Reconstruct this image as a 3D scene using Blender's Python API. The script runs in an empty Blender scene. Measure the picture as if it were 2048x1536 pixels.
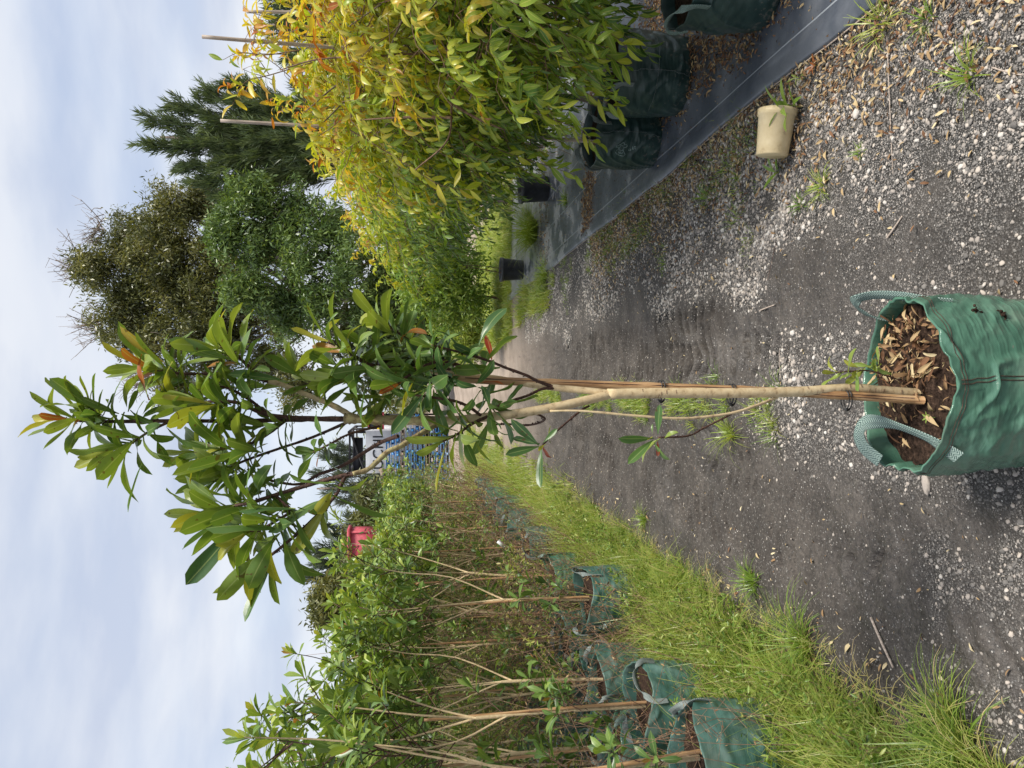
import bpy, math, random
import numpy as np
from mathutils import Vector, Matrix, Euler

# ------------------------------------------------------------------ camera, sky, sun, exposure
sc = bpy.context.scene
COL = sc.collection
F = 1540.0            # focal length in photo pixels (photo 2048 wide)
PITCH = math.radians(7.9)
H = 1.72
FWD = Vector((0, math.cos(PITCH), -math.sin(PITCH)))
UPV = Vector((0, math.sin(PITCH), math.cos(PITCH)))
RGT = Vector((1, 0, 0))
cam_d = bpy.data.cameras.new('camera')
cam = bpy.data.objects.new('camera', cam_d)
COL.objects.link(cam)
cam_d.sensor_fit = 'HORIZONTAL'; cam_d.sensor_width = 36
cam_d.lens = 36 * F / 2048
cam_d.clip_start = 0.05; cam_d.clip_end = 2000
mx, my, mz = -UPV, RGT, -FWD       # the phone was held upright: world up is to the left of the picture
cam.matrix_world = Matrix(((mx.x, my.x, mz.x, 0), (mx.y, my.y, mz.y, 0), (mx.z, my.z, mz.z, H), (0, 0, 0, 1)))
sc.camera = cam

SUN_EL, SUN_AZ = 62.0, 125.0        # degrees; azimuth from +Y towards +X
w = bpy.data.worlds.new('World'); sc.world = w; w.use_nodes = True
nt = w.node_tree; nt.nodes.clear()
def N(t, typ, **kw):
    n = t.nodes.new(typ)
    for k, v in kw.items():
        if k[0] == 'i' and k[1:].isdigit(): n.inputs[int(k[1:])].default_value = v
        else: setattr(n, k, v)
    return n
sky = N(nt, 'ShaderNodeTexSky', sky_type='NISHITA', sun_disc=False, sun_elevation=math.radians(SUN_EL), sun_rotation=math.radians(SUN_AZ))
sky.air_density = 1.0; sky.dust_density = 1.5
b1 = N(nt, 'ShaderNodeBackground'); b1.inputs[1].default_value = 0.15
b2 = N(nt, 'ShaderNodeBackground'); b2.inputs[1].default_value = 1.0
tc = N(nt, 'ShaderNodeTexCoord')
mp = N(nt, 'ShaderNodeMapping'); mp.inputs['Rotation'].default_value = (0.25, 0.1, 0.5); mp.inputs['Scale'].default_value = (1.0, 1.5, 3.6)
n1 = N(nt, 'ShaderNodeTexNoise'); n1.inputs['Scale'].default_value = 1.5; n1.inputs['Detail'].default_value = 5; n1.inputs['Roughness'].default_value = 0.5
cr = N(nt, 'ShaderNodeValToRGB')
cr.color_ramp.elements[0].position = 0.34; cr.color_ramp.elements[0].color = (0.62, 0.62, 0.62, 1)
cr.color_ramp.elements[1].position = 0.62; cr.color_ramp.elements[1].color = (1, 1, 1, 1)
n2 = N(nt, 'ShaderNodeTexNoise'); n2.inputs['Scale'].default_value = 3.2; n2.inputs['Detail'].default_value = 6
cr2 = N(nt, 'ShaderNodeValToRGB')
cr2.color_ramp.elements[0].position = 0.38; cr2.color_ramp.elements[0].color = (0.47, 0.515, 0.62, 1)
cr2.color_ramp.elements[1].position = 0.60; cr2.color_ramp.elements[1].color = (0.64, 0.665, 0.715, 1)
mixs = N(nt, 'ShaderNodeMixShader'); wo = N(nt, 'ShaderNodeOutputWorld')
L = nt.links.new
L(tc.outputs['Generated'], mp.inputs[0]); L(mp.outputs[0], n1.inputs[0]); L(mp.outputs[0], n2.inputs[0])
L(n1.outputs[0], cr.inputs[0]); L(n2.outputs[0], cr2.inputs[0])
L(sky.outputs[0], b1.inputs[0]); L(cr2.outputs[0], b2.inputs[0])
L(cr.outputs[0], mixs.inputs[0]); L(b1.outputs[0], mixs.inputs[1]); L(b2.outputs[0], mixs.inputs[2]); L(mixs.outputs[0], wo.inputs[0])

sd = bpy.data.lights.new('sun', 'SUN'); sd.energy = 4.2; sd.angle = math.radians(16); sd.color = (1.0, 0.95, 0.86)
so = bpy.data.objects.new('sun', sd); COL.objects.link(so)
el, az = math.radians(SUN_EL), math.radians(SUN_AZ)
sdir = Vector((math.sin(az) * math.cos(el), math.cos(az) * math.cos(el), math.sin(el)))
so.rotation_euler = (-sdir).to_track_quat('-Z', 'Y').to_euler()
sc.view_settings.view_transform = 'Standard'; sc.view_settings.look = 'None'
sc.view_settings.gamma = 1; sc.view_settings.exposure = 0.42
sc.cycles.max_bounces = 6; sc.cycles.diffuse_bounces = 3; sc.cycles.glossy_bounces = 2
sc.cycles.transmission_bounces = 4; sc.cycles.transparent_max_bounces = 4

# ------------------------------------------------------------------ picture <-> place
def ray(px, py):
    return FWD + RGT * ((1536 - py - 768) / F) - UPV * ((px - 1024) / F)
def P(px, py, Y):                   # the point at forward distance Y seen at photo pixel (px, py)
    d = ray(px, py); t = Y / d.y
    return Vector((0, 0, H)) + d * t
def G(px, py, z=0.0):               # the ground point seen at photo pixel
    d = ray(px, py); t = (z - H) / d.z
    return Vector((0, 0, H)) + d * t

# ------------------------------------------------------------------ mesh helpers
def hsh(ix, iy, s):
    n = np.sin(ix * 127.1 + iy * 311.7 + s * 74.7) * 43758.5453
    return n - np.floor(n)
def vnoise(x, y, s=0):
    x = np.asarray(x, float); y = np.asarray(y, float)
    ix, iy = np.floor(x), np.floor(y); fx, fy = x - ix, y - iy
    fx = fx * fx * (3 - 2 * fx); fy = fy * fy * (3 - 2 * fy)
    a = hsh(ix, iy, s); b = hsh(ix + 1, iy, s); c = hsh(ix, iy + 1, s); d = hsh(ix + 1, iy + 1, s)
    return (a * (1 - fx) + b * fx) * (1 - fy) + (c * (1 - fx) + d * fx) * fy
def fbm(x, y, s=0, o=4):
    v = 0; a = 0.5; t = 0
    for i in range(o):
        v = v + a * vnoise(x * 2 ** i, y * 2 ** i, s + i * 13); t += a; a *= 0.5
    return v / t
def sstep(a, b, x):
    t = np.clip((x - a) / (b - a), 0, 1); return t * t * (3 - 2 * t)

def mesh_np(name, V, Fc, mats, rnd=None, uv=None, smooth=True, midx=None):
    """V (n,3), Fc (m,4) or (m,3) index array; rnd per-vertex float; uv per-vertex (n,2)"""
    V = np.asarray(V, np.float32); Fc = np.asarray(Fc, np.int32)
    me = bpy.data.meshes.new(name)
    k = Fc.shape[1]; m = len(Fc)
    me.vertices.add(len(V)); me.vertices.foreach_set('co', V.ravel())
    me.loops.add(m * k); me.loops.foreach_set('vertex_index', Fc.ravel())
    me.polygons.add(m); me.polygons.foreach_set('loop_start', np.arange(0, m * k, k, dtype=np.int32))
    if smooth: me.polygons.foreach_set('use_smooth', np.ones(m, bool))
    if not isinstance(mats, (list, tuple)): mats = [mats]
    for q in mats: me.materials.append(q)
    if midx is not None: me.polygons.foreach_set('material_index', np.asarray(midx, np.int32))
    if rnd is not None:
        a = me.attributes.new('rnd', 'FLOAT', 'POINT'); a.data.foreach_set('value', np.asarray(rnd, np.float32))
    if uv is not None:
        ul = me.uv_layers.new(name='UVMap'); ul.data.foreach_set('uv', np.asarray(uv, np.float32)[Fc.ravel()].ravel())
    me.update(calc_edges=True)
    return me
def link(name, me, parent=None, loc=None):
    o = bpy.data.objects.new(name, me); COL.objects.link(o)
    if parent is not None: o.parent = parent
    if loc is not None: o.location = loc
    return o
def tag(o, label=None, cat=None, group=None, kind=None):
    if label: o['label'] = label
    if cat: o['category'] = cat
    if group: o['group'] = group
    if kind: o['kind'] = kind
    return o
def empty(name, loc, label, cat, group=None, rz=0.0):
    o = bpy.data.objects.new(name, None); COL.objects.link(o); o.location = loc; o.rotation_euler = (0, 0, rz)
    o.empty_display_size = 0.05
    return tag(o, label, cat, group)
def copy_tree(o, parent=None):
    c = o.copy(); COL.objects.link(c); c.parent = parent
    for ch in list(o.children): copy_tree(ch, c)
    return c

class Acc:
    """collects quads into one mesh"""
    def __init__(s): s.V = []; s.F = []; s.R = []; s.U = []; s.M = []; s.n = 0
    def add(s, V, Fq, rnd=0.5, uv=None, mi=0):
        V = np.asarray(V, float); Fq = np.asarray(Fq, int)
        s.V.append(V); s.F.append(Fq + s.n); s.n += len(V)
        s.R.append(np.full(len(V), rnd) if np.isscalar(rnd) else np.asarray(rnd, float))
        s.U.append(np.zeros((len(V), 2)) if uv is None else np.asarray(uv, float)); s.M.append(np.full(len(Fq), mi))
        return s
    def box(s, c, d, rz=0.0, rnd=0.5, mi=0, R=None):
        x, y, z = np.array(d) / 2.0
        v = np.array([[i, j, k] for i in (-x, x) for j in (-y, y) for k in (-z, z)])
        if R is None: R = np.array(Euler((0, 0, rz)).to_matrix())
        v = v @ np.array(R).T + np.array(c)
        f = [[0, 1, 3, 2], [4, 6, 7, 5], [0, 4, 5, 1], [2, 3, 7, 6], [0, 2, 6, 4], [1, 5, 7, 3]]
        return s.add(v, f, rnd, mi=mi)
    def tube(s, pts, rad, sides=8, rnd=0.5, sub=4, mi=0, cap=True, bump=0.0, seed=0):
        pts = np.array([list(p) for p in pts], float); rad = np.array(rad, float) if not np.isscalar(rad) else np.full(len(pts), float(rad))
        if len(rad) == 2 and len(pts) > 2: rad = np.linspace(rad[0], rad[1], len(pts))
        if sub > 1 and len(pts) > 2:
            Pp = np.vstack([2 * pts[0] - pts[1], pts, 2 * pts[-1] - pts[-2]]); out = []; ro = []
            for i in range(len(pts) - 1):
                p0, p1, p2, p3 = Pp[i:i + 4]
                for k in range(sub):
                    t = k / sub
                    out.append(0.5 * ((2 * p1) + (-p0 + p2) * t + (2 * p0 - 5 * p1 + 4 * p2 - p3) * t * t + (-p0 + 3 * p1 - 3 * p2 + p3) * t ** 3))
                    ro.append(rad[i] * (1 - t) + rad[i + 1] * t)
            out.append(pts[-1]); ro.append(rad[-1]); pts = np.array(out); rad = np.array(ro)
        n = len(pts); T = np.gradient(pts, axis=0); T /= np.linalg.norm(T, axis=1)[:, None] + 1e-9
        ref = np.array([0.0, 1.0, 0.1]) if abs(T[0][1]) < 0.9 else np.array([1.0, 0, 0])
        a = np.cross(T, ref); a /= np.linalg.norm(a, axis=1)[:, None] + 1e-9; b = np.cross(T, a)
        th = np.linspace(0, 2 * math.pi, sides, endpoint=False)
        rr = rad[:, None] * np.ones((1, sides))
        if bump > 0:
            rg = np.random.default_rng(seed); rr = rr * (1 + bump * rg.normal(size=(n, sides)) * 0.5 + bump * rg.normal(size=(n, 1)))
        V = pts[:, None, :] + rr[:, :, None] * (np.cos(th)[None, :, None] * a[:, None, :] + np.sin(th)[None, :, None] * b[:, None, :])
        V = V.reshape(-1, 3)
        i = np.arange(n - 1)[:, None] * sides; j = np.arange(sides)[None, :]; j2 = (j + 1) % sides
        Fq = np.stack([i + j, i + j2, i + sides + j2, i + sides + j], -1).reshape(-1, 4)
        L_ = np.concatenate([[0], np.cumsum(np.linalg.norm(np.diff(pts, axis=0), axis=1))])
        uv = np.stack([np.broadcast_to(j / sides, (n, sides)), np.broadcast_to(L_[:, None], (n, sides))], -1).reshape(-1, 2)
        if cap and sides % 2 == 0:
            for base in (0, (n - 1) * sides):
                cf = [[base + k, base + k + 1, base + sides - k - 2, base + sides - k - 1] for k in range(sides // 2 - 1)]
                Fq = np.vstack([Fq, cf])
        return s.add(V, Fq, rnd, uv, mi)
    def lathe(s, prof, sides=32, c=(0, 0, 0), rnd=0.5, mi=0, R=None):
        prof = np.array(prof, float); n = len(prof)
        th = np.linspace(0, 2 * math.pi, sides, endpoint=False)
        V = np.stack([prof[:, 0][:, None] * np.cos(th), prof[:, 0][:, None] * np.sin(th), prof[:, 1][:, None] * np.ones(sides)], -1).reshape(-1, 3)
        if R is not None: V = V @ np.array(R).T
        V = V + np.array(c)
        i = np.arange(n - 1)[:, None] * sides; j = np.arange(sides)[None, :]; j2 = (j + 1) % sides
        Fq = np.stack([i + j, i + j2, i + sides + j2, i + sides + j], -1).reshape(-1, 4)
        return s.add(V, Fq, rnd, mi=mi)
    def ribbon(s, pts, wv, width, thick=0.0025, rnd=0.5, sub=5, mi=0):
        """strap: pts path, wv width direction per point"""
        pts = np.array([list(p) for p in pts], float); wv = np.array([list(p) for p in wv], float)
        def cat(A):
            Pp = np.vstack([2 * A[0] - A[1], A, 2 * A[-1] - A[-2]]); out = []
            for i in range(len(A) - 1):
                p0, p1, p2, p3 = Pp[i:i + 4]
                for k in range(sub):
                    t = k / sub; out.append(0.5 * ((2 * p1) + (-p0 + p2) * t + (2 * p0 - 5 * p1 + 4 * p2 - p3) * t * t + (-p0 + 3 * p1 - 3 * p2 + p3) * t ** 3))
            out.append(A[-1]); return np.array(out)
        pts = cat(pts); wv = cat(wv); n = len(pts)
        T = np.gradient(pts, axis=0); T /= np.linalg.norm(T, axis=1)[:, None] + 1e-9
        wv = wv - (wv * T).sum(1)[:, None] * T; wv /= np.linalg.norm(wv, axis=1)[:, None] + 1e-9
        nn = np.cross(T, wv); W = width / 2; K = 4
        us = np.linspace(-1, 1, K + 1)
        top = pts[:, None] + us[None, :, None] * W * wv[:, None] + nn[:, None] * (thick / 2 + 0.0025 * (1 - us ** 2))[None, :, None]
        bot = pts[:, None] + us[None, ::-1, None] * W * wv[:, None] - nn[:, None] * (thick / 2)
        R_ = np.concatenate([top, bot], 1); S = R_.shape[1]; V = R_.reshape(-1, 3)
        L_ = np.concatenate([[0], np.cumsum(np.linalg.norm(np.diff(pts, axis=0), axis=1))])
        uu = np.concatenate([us, us[::-1]]) * W
        uv = np.stack([np.broadcast_to(uu[None], (n, S)), np.broadcast_to(L_[:, None], (n, S))], -1).reshape(-1, 2)
        i = np.arange(n - 1)[:, None] * S; j = np.arange(S)[None, :]; j2 = (j + 1) % S
        Fq = np.stack([i + j, i + j2, i + S + j2, i + S + j], -1).reshape(-1, 4)
        return s.add(V, Fq, rnd, uv, mi)
    def inst(s, tmpl, pos, R, scale, rnd, mi=0):
        """many copies of a template (V,F,uv): pos (N,3), R (N,3,3) columns = axes, scale (N,) or (N,3)"""
        tv, tf, tu = tmpl; N_ = len(pos)
        if N_ == 0: return s
        sc_ = np.asarray(scale, float); sc_ = sc_[:, None] if sc_.ndim == 1 else sc_
        loc = tv[None] * sc_[:, None, :]
        V = np.einsum('nij,nkj->nki', R, loc) + np.asarray(pos)[:, None, :]
        Fq = (tf[None] + (np.arange(N_) * len(tv))[:, None, None]).reshape(-1, tf.shape[1])
        return s.add(V.reshape(-1, 3), Fq, np.repeat(np.asarray(rnd, float), len(tv)), np.tile(tu, (N_, 1)), mi)
    def build(s, name, mats, parent=None, smooth=True, loc=None):
        me = mesh_np(name, np.vstack(s.V), np.vstack(s.F), mats, np.concatenate(s.R), np.vstack(s.U), smooth, np.concatenate(s.M))
        return link(name, me, parent, loc)

def frames(d, up):
    d = d / (np.linalg.norm(d, axis=1)[:, None] + 1e-9)
    y = np.cross(up, d); l = np.linalg.norm(y, axis=1)[:, None]
    y = np.where(l < 1e-4, np.array([[1.0, 0, 0]]), y / (l + 1e-9)); z = np.cross(d, y)
    return np.stack([d, y, z], -1)

def leaf_tmpl(rows, cols, a, b, wid, bend, fold=0.25, wave=0.0, twist=0.0, petiole=0.06):
    t = np.linspace(0, 1, rows + 1); pk = a / (a + b)
    wf = (t ** a) * ((1 - t) ** b) / (pk ** a * (1 - pk) ** b)
    wf = np.maximum(wf, 0.10 * (t < 0.12)); wf[-1] = 0.02
    ang = bend * t ** 1.3
    dx = np.cos(ang); dz = -np.sin(ang); h = 1.0 / rows
    x = np.concatenate([[0], np.cumsum((dx[1:] + dx[:-1]) / 2 * h)]); z = np.concatenate([[0], np.cumsum((dz[1:] + dz[:-1]) / 2 * h)])
    us = np.linspace(-1, 1, cols + 1)
    V = []; U = []
    for i in range(rows + 1):
        for u in us:
            wv = wid / 2 * wf[i] * u; tw = twist * t[i]
            zz = abs(u) * wid / 2 * wf[i] * fold + wave * math.sin(t[i] * 9 + (2 if u > 0 else 0)) * abs(u) * wid * 0.3
            yy = wv * math.cos(tw) - zz * math.sin(tw); zz = wv * math.sin(tw) + zz * math.cos(tw)
            V.append([x[i] - zz * math.sin(-ang[i]) * -1 * 0.5, yy, z[i] + zz]); U.append([u * 0.5 + 0.5, t[i]])
    Fq = [[i * (cols + 1) + j, (i + 1) * (cols + 1) + j, (i + 1) * (cols + 1) + j + 1, i * (cols + 1) + j + 1] for i in range(rows) for j in range(cols)]
    return np.array(V), np.array(Fq), np.array(U)

LV_A = [leaf_tmpl(9, 4, 1.15, 0.55, 0.25, bd, fd, wv, tw) for bd, fd, wv, tw in
        ((0.15, 0.3, 0.1, 0.1), (0.5, 0.35, 0.3, -0.3), (1.0, 0.25, 0.2, 0.4), (-0.35, 0.4, 0.2, 0.0), (0.3, 0.2, 0.5, 0.7), (1.6, 0.4, 0.3, -0.5))]
LV_As = [leaf_tmpl(4, 2, 1.1, 0.55, 0.29, bd, fd) for bd, fd in ((0.15, 0.3), (0.6, 0.3), (-0.35, 0.4), (1.1, 0.3))]
LV_B = [leaf_tmpl(6, 2, 0.85, 0.95, 0.285, bd, fd, 0.0, tw) for bd, fd, tw in ((0.2, 0.35, 0.2), (0.7, 0.5, -0.5), (1.3, 0.3, 0.3), (0.5, 0.7, 0.0), (-.3, .3, .8), (1.9, .5, -.8))]
LV_Bs = [leaf_tmpl(4, 2, 0.85, 0.95, 0.29, bd, 0.4) for bd in (0.2, 0.8, 1.3)]
QUAD = (np.array([[0, -0.12, 0], [0.5, -0.5, 0.0], [1, 0.0, -0.05], [0.5, 0.5, 0.05]]), np.array([[0, 1, 2, 3]]), np.array([[0.5, 0], [0, 0.5], [0.5, 1], [1, 0.5]]))

# ------------------------------------------------------------------ materials
def new_mat(name):
    m = bpy.data.materials.new(name); m.use_nodes = True; t = m.node_tree; t.nodes.clear()
    o = N(t, 'ShaderNodeOutputMaterial'); return m, t, o
def ramp(t, stops, src):
    r = N(t, 'ShaderNodeValToRGB'); e = r.color_ramp.elements
    while len(e) < len(stops): e.new(0.5)
    for i, (p, c) in enumerate(stops):
        e[i].position = p; e[i].color = (c[0], c[1], c[2], 1)
    if src is not None: t.links.new(src, r.inputs[0])
    return r.outputs[0]
def mixc(t, fac, a, b, mode='MIX'):
    m = N(t, 'ShaderNodeMix', data_type='RGBA', blend_type=mode)
    for s, v in ((0, fac), (6, a), (7, b)):
        if hasattr(v, 'node'): t.links.new(v, m.inputs[s])
        elif s == 0: m.inputs[0].default_value = v
        else: m.inputs[s].default_value = (v[0], v[1], v[2], 1)
    return m.outputs[2]
def math_(t, op, a, b=None, c=None):
    m = N(t, 'ShaderNodeMath', operation=op)
    for i, v in enumerate((a, b, c)):
        if v is None: continue
        if hasattr(v, 'node'): t.links.new(v, m.inputs[i])
        else: m.inputs[i].default_value = v
    return m.outputs[0]
def noise(t, scale, detail=3, rough=0.5, vec=None, dist=0.0):
    n = N(t, 'ShaderNodeTexNoise'); n.inputs['Scale'].default_value = scale; n.inputs['Detail'].default_value = detail
    n.inputs['Roughness'].default_value = rough; n.inputs['Distortion'].default_value = dist
    if vec is not None: t.links.new(vec, n.inputs[0])
    return n.outputs[0]
def obj_co(t): return N(t, 'ShaderNodeTexCoord').outputs['Object']
def attr(t, name='rnd'): return N(t, 'ShaderNodeAttribute', attribute_name=name).outputs['Fac']
def principled(t, col, rough=0.6, spec=0.4, bump=None, bstr=0.3, bdist=0.01, **kw):
    p = N(t, 'ShaderNodeBsdfPrincipled')
    if hasattr(col, 'node'): t.links.new(col, p.inputs['Base Color'])
    else: p.inputs['Base Color'].default_value = (*col, 1)
    if hasattr(rough, 'node'): t.links.new(rough, p.inputs['Roughness'])
    else: p.inputs['Roughness'].default_value = rough
    p.inputs['Specular IOR Level'].default_value = spec
    for k, v in kw.items(): p.inputs[k].default_value = v
    if bump is not None:
        b = N(t, 'ShaderNodeBump'); b.inputs['Strength'].default_value = bstr; b.inputs['Distance'].default_value = bdist
        t.links.new(bump, b.inputs['Height']); t.links.new(b.outputs[0], p.inputs['Normal'])
    return p.outputs[0]
def leaf_mat(name, stops, rib=(0.35, 0.42, 0.16), trans=0.3, rough=0.34, spots=True, spec=0.45, ribw=0.035):
    m, t, o = new_mat(name)
    r = attr(t); col = ramp(t, stops, r)
    uv = N(t, 'ShaderNodeUVMap', uv_map='UVMap').outputs[0]; sx = N(t, 'ShaderNodeSeparateXYZ'); t.links.new(uv, sx.inputs[0])
    d = math_(t, 'ABSOLUTE', math_(t, 'SUBTRACT', sx.outputs[0], 0.5))
    nz = noise(t, 35, 3, 0.6, obj_co(t))
    col = mixc(t, math_(t, 'MULTIPLY', nz, 0.5), col, mixc(t, 1.0, col, (0.7, 0.75, 0.5), 'MULTIPLY'))
    if rib is not None:
        veins = math_(t, 'MULTIPLY', math_(t, 'LESS_THAN', d, ribw), 0.55)
        col = mixc(t, veins, col, rib)
        edge = math_(t, 'MULTIPLY', math_(t, 'GREATER_THAN', d, 0.475), 0.35)
        col = mixc(t, edge, col, (0.32, 0.34, 0.10))
    if spots:
        sp = math_(t, 'GREATER_THAN', noise(t, 60, 1, 0.5, obj_co(t)), 0.705)
        col = mixc(t, math_(t, 'MULTIPLY', sp, 0.7), col, (0.10, 0.05, 0.02))
    p = principled(t, col, rough, spec, bump=nz, bstr=0.15, bdist=0.004)
    tr = N(t, 'ShaderNodeBsdfTranslucent'); t.links.new(mixc(t, 1.0, col, (1.5, 1.45, 0.55), 'MULTIPLY'), tr.inputs[0])
    mx_ = N(t, 'ShaderNodeMixShader'); mx_.inputs[0].default_value = trans
    t.links.new(p, mx_.inputs[1]); t.links.new(tr.outputs[0], mx_.inputs[2]); t.links.new(mx_.outputs[0], o.inputs[0])
    return m
def simple_mat(name, stops, scale=20, rough=0.7, spec=0.3, bstr=0.4, bdist=0.003, detail=4, stretch=None, use_attr=False, **kw):
    m, t, o = new_mat(name); co = obj_co(t)
    if stretch:
        mp_ = N(t, 'ShaderNodeMapping'); mp_.inputs['Scale'].default_value = stretch; t.links.new(co, mp_.inputs[0]); co = mp_.outputs[0]
    nz = noise(t, scale, detail, 0.6, co)
    src = nz
    if use_attr: src = math_(t, 'ADD', math_(t, 'MULTIPLY', math_(t, 'SUBTRACT', nz, 0.5), 0.35), attr(t))
    t.links.new(principled(t, ramp(t, stops, src), rough, spec, nz, bstr, bdist, **kw), o.inputs[0])
    return m
M = {}
M['leafA'] = leaf_mat('glossy_leaf', [(0, (0.04, 0.095, 0.035)), (0.35, (0.085, 0.17, 0.05)), (0.62, (0.15, 0.235, 0.05)), (0.80, (0.26, 0.32, 0.06)), (0.9, (0.40, 0.36, 0.05)), (0.955, (0.42, 0.20, 0.04)), (1, (0.32, 0.05, 0.025))], trans=0.28)
M['leafAf'] = leaf_mat('nursery_leaf', [(0, (0.04, 0.085, 0.03)), (0.35, (0.11, 0.20, 0.05)), (0.6, (0.24, 0.33, 0.075)), (0.85, (0.44, 0.48, 0.11)), (0.95, (0.40, 0.27, 0.07)), (1, (0.38, 0.12, 0.06))], trans=0.28, spots=False)
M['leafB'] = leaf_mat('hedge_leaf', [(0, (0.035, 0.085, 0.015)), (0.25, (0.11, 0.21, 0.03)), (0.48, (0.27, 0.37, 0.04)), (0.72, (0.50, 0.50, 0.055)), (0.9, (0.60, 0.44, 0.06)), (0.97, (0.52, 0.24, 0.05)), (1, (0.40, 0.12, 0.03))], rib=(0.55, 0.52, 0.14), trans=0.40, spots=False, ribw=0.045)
M['euc'] = leaf_mat('gum_foliage', [(0, (0.055, 0.068, 0.03)), (0.5, (0.15, 0.16, 0.06)), (1, (0.31, 0.285, 0.105))], rib=None, trans=0.22, spots=False)
M['euc2'] = leaf_mat('bright_gum_foliage', [(0, (0.04, 0.07, 0.025)), (0.5, (0.11, 0.18, 0.055)), (1, (0.27, 0.36, 0.11))], rib=None, trans=0.25, spots=False)
M['cas'] = leaf_mat('needle_foliage', [(0, (0.045, 0.07, 0.038)), (0.5, (0.11, 0.155, 0.07)), (1, (0.20, 0.25, 0.11))], rib=None, trans=0.15, spots=False)
M['cas2'] = leaf_mat('grey_needle_foliage', [(0, (0.05, 0.07, 0.055)), (0.5, (0.10, 0.13, 0.10)), (1, (0.17, 0.20, 0.15))], rib=None, trans=0.15, spots=False)
M['grass'] = leaf_mat('grass_blade', [(0, (0.06, 0.12, 0.02)), (0.35, (0.16, 0.26, 0.04)), (0.65, (0.31, 0.38, 0.075)), (0.85, (0.48, 0.45, 0.16)), (1, (0.55, 0.42, 0.24))], rib=None, trans=0.35, spots=False)
M['weed'] = leaf_mat('weed_leaf', [(0, (0.06, 0.12, 0.02)), (0.5, (0.18, 0.29, 0.05)), (0.9, (0.42, 0.46, 0.13)), (1, (0.35, 0.12, 0.04))], rib=None, trans=0.3, spots=False)
M['dry'] = leaf_mat('dry_leaf', [(0, (0.09, 0.045, 0.025)), (0.3, (0.20, 0.10, 0.055)), (0.6, (0.36, 0.24, 0.13)), (0.85, (0.55, 0.42, 0.25)), (1, (0.68, 0.58, 0.40))], rib=None, trans=0.1, rough=0.7, spots=False, spec=0.2)
M['bark'] = simple_mat('pale_bark', [(0.26, (0.20, 0.13, 0.07)), (0.42, (0.50, 0.38, 0.22)), (0.75, (0.64, 0.52, 0.32))], 55, 0.75, 0.2, 0.5, 0.003)
M['moss'] = simple_mat('mossy_bark', [(0.3, (0.16, 0.11, 0.06)), (0.5, (0.36, 0.29, 0.15)), (0.75, (0.45, 0.42, 0.20))], 70, 0.85, 0.2, 0.7, 0.005)
M['twig'] = simple_mat('dark_twig', [(0.3, (0.035, 0.018, 0.014)), (0.6, (0.10, 0.05, 0.035)), (0.8, (0.22, 0.14, 0.10))], 160, 0.6, 0.3, 0.8, 0.004)
M['greybark'] = simple_mat('grey_bark', [(0.3, (0.10, 0.075, 0.06)), (0.6, (0.23, 0.19, 0.16)), (0.8, (0.36, 0.32, 0.28))], 6, 0.85, 0.15, 0.5, 0.01)
M['brownbark'] = simple_mat('brown_bark', [(0.3, (0.09, 0.05, 0.035)), (0.6, (0.22, 0.14, 0.09)), (0.8, (0.34, 0.24, 0.16))], 60, 0.8, 0.2, 0.5, 0.003)
M['bamboo'] = simple_mat('bamboo', [(0.28, (0.13, 0.06, 0.03)), (0.45, (0.36, 0.20, 0.09)), (0.62, (0.52, 0.34, 0.18)), (0.8, (0.62, 0.45, 0.27))], 9, 0.55, 0.35, 0.3, 0.002, stretch=(14, 14, 0.8))
M['bamboogrey'] = simple_mat('grey_bamboo', [(0.3, (0.22, 0.17, 0.14)), (0.6, (0.44, 0.37, 0.31)), (0.8, (0.58, 0.50, 0.44))], 9, 0.65, 0.25, 0.3, 0.002, stretch=(14, 14, 0.8))
M['tie'] = simple_mat('black_tie', [(0.3, (0.012, 0.012, 0.012)), (0.7, (0.03, 0.03, 0.03))], 40, 0.45, 0.5)
M['soil'] = simple_mat('potting_soil', [(0.3, (0.012, 0.008, 0.006)), (0.55, (0.045, 0.028, 0.02)), (0.75, (0.11, 0.07, 0.05))], 90, 0.95, 0.1, 1.0, 0.012)
M['pot'] = simple_mat('cream_plastic', [(0.28, (0.30, 0.22, 0.12)), (0.40, (0.58, 0.46, 0.26)), (0.7, (0.70, 0.58, 0.36))], 14, 0.45, 0.4, 0.1, 0.002)
M['blackpot'] = simple_mat('black_plastic', [(0.3, (0.016, 0.017, 0.02)), (0.7, (0.04, 0.042, 0.048))], 12, 0.42, 0.5, 0.1, 0.002)
M['white'] = simple_mat('white_paint', [(0.3, (0.62, 0.63, 0.66)), (0.7, (0.80, 0.80, 0.82))], 2, 0.4, 0.4, 0.05)
M['black'] = simple_mat('black_paint', [(0.3, (0.012, 0.012, 0.014)), (0.7, (0.03, 0.03, 0.035))], 3, 0.5, 0.4, 0.05)
M['red'] = simple_mat('red_paint', [(0.3, (0.36, 0.05, 0.07)), (0.7, (0.55, 0.10, 0.13))], 9, 0.6, 0.4, 0.1)
M['yellow'] = simple_mat('yellow_paint', [(0.3, (0.75, 0.50, 0.02)), (0.7, (0.85, 0.6, 0.04))], 3, 0.5, 0.4, 0.1)
M['blue'] = simple_mat('blue_board', [(0.1, (0.03, 0.16, 0.42)), (0.5, (0.09, 0.32, 0.66)), (0.9, (0.38, 0.50, 0.66))], 1.5, 0.6, 0.3, 0.2, use_attr=True)
M['wood'] = simple_mat('weathered_board', [(0.3, (0.26, 0.19, 0.13)), (0.7, (0.46, 0.38, 0.30))], 4, 0.8, 0.2, 0.3)
M['print'] = simple_mat('pale_print', [(0.35, (0.30, 0.42, 0.40)), (0.6, (0.50, 0.60, 0.57))], 160, 0.6, 0.3, 0.1)
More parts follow.
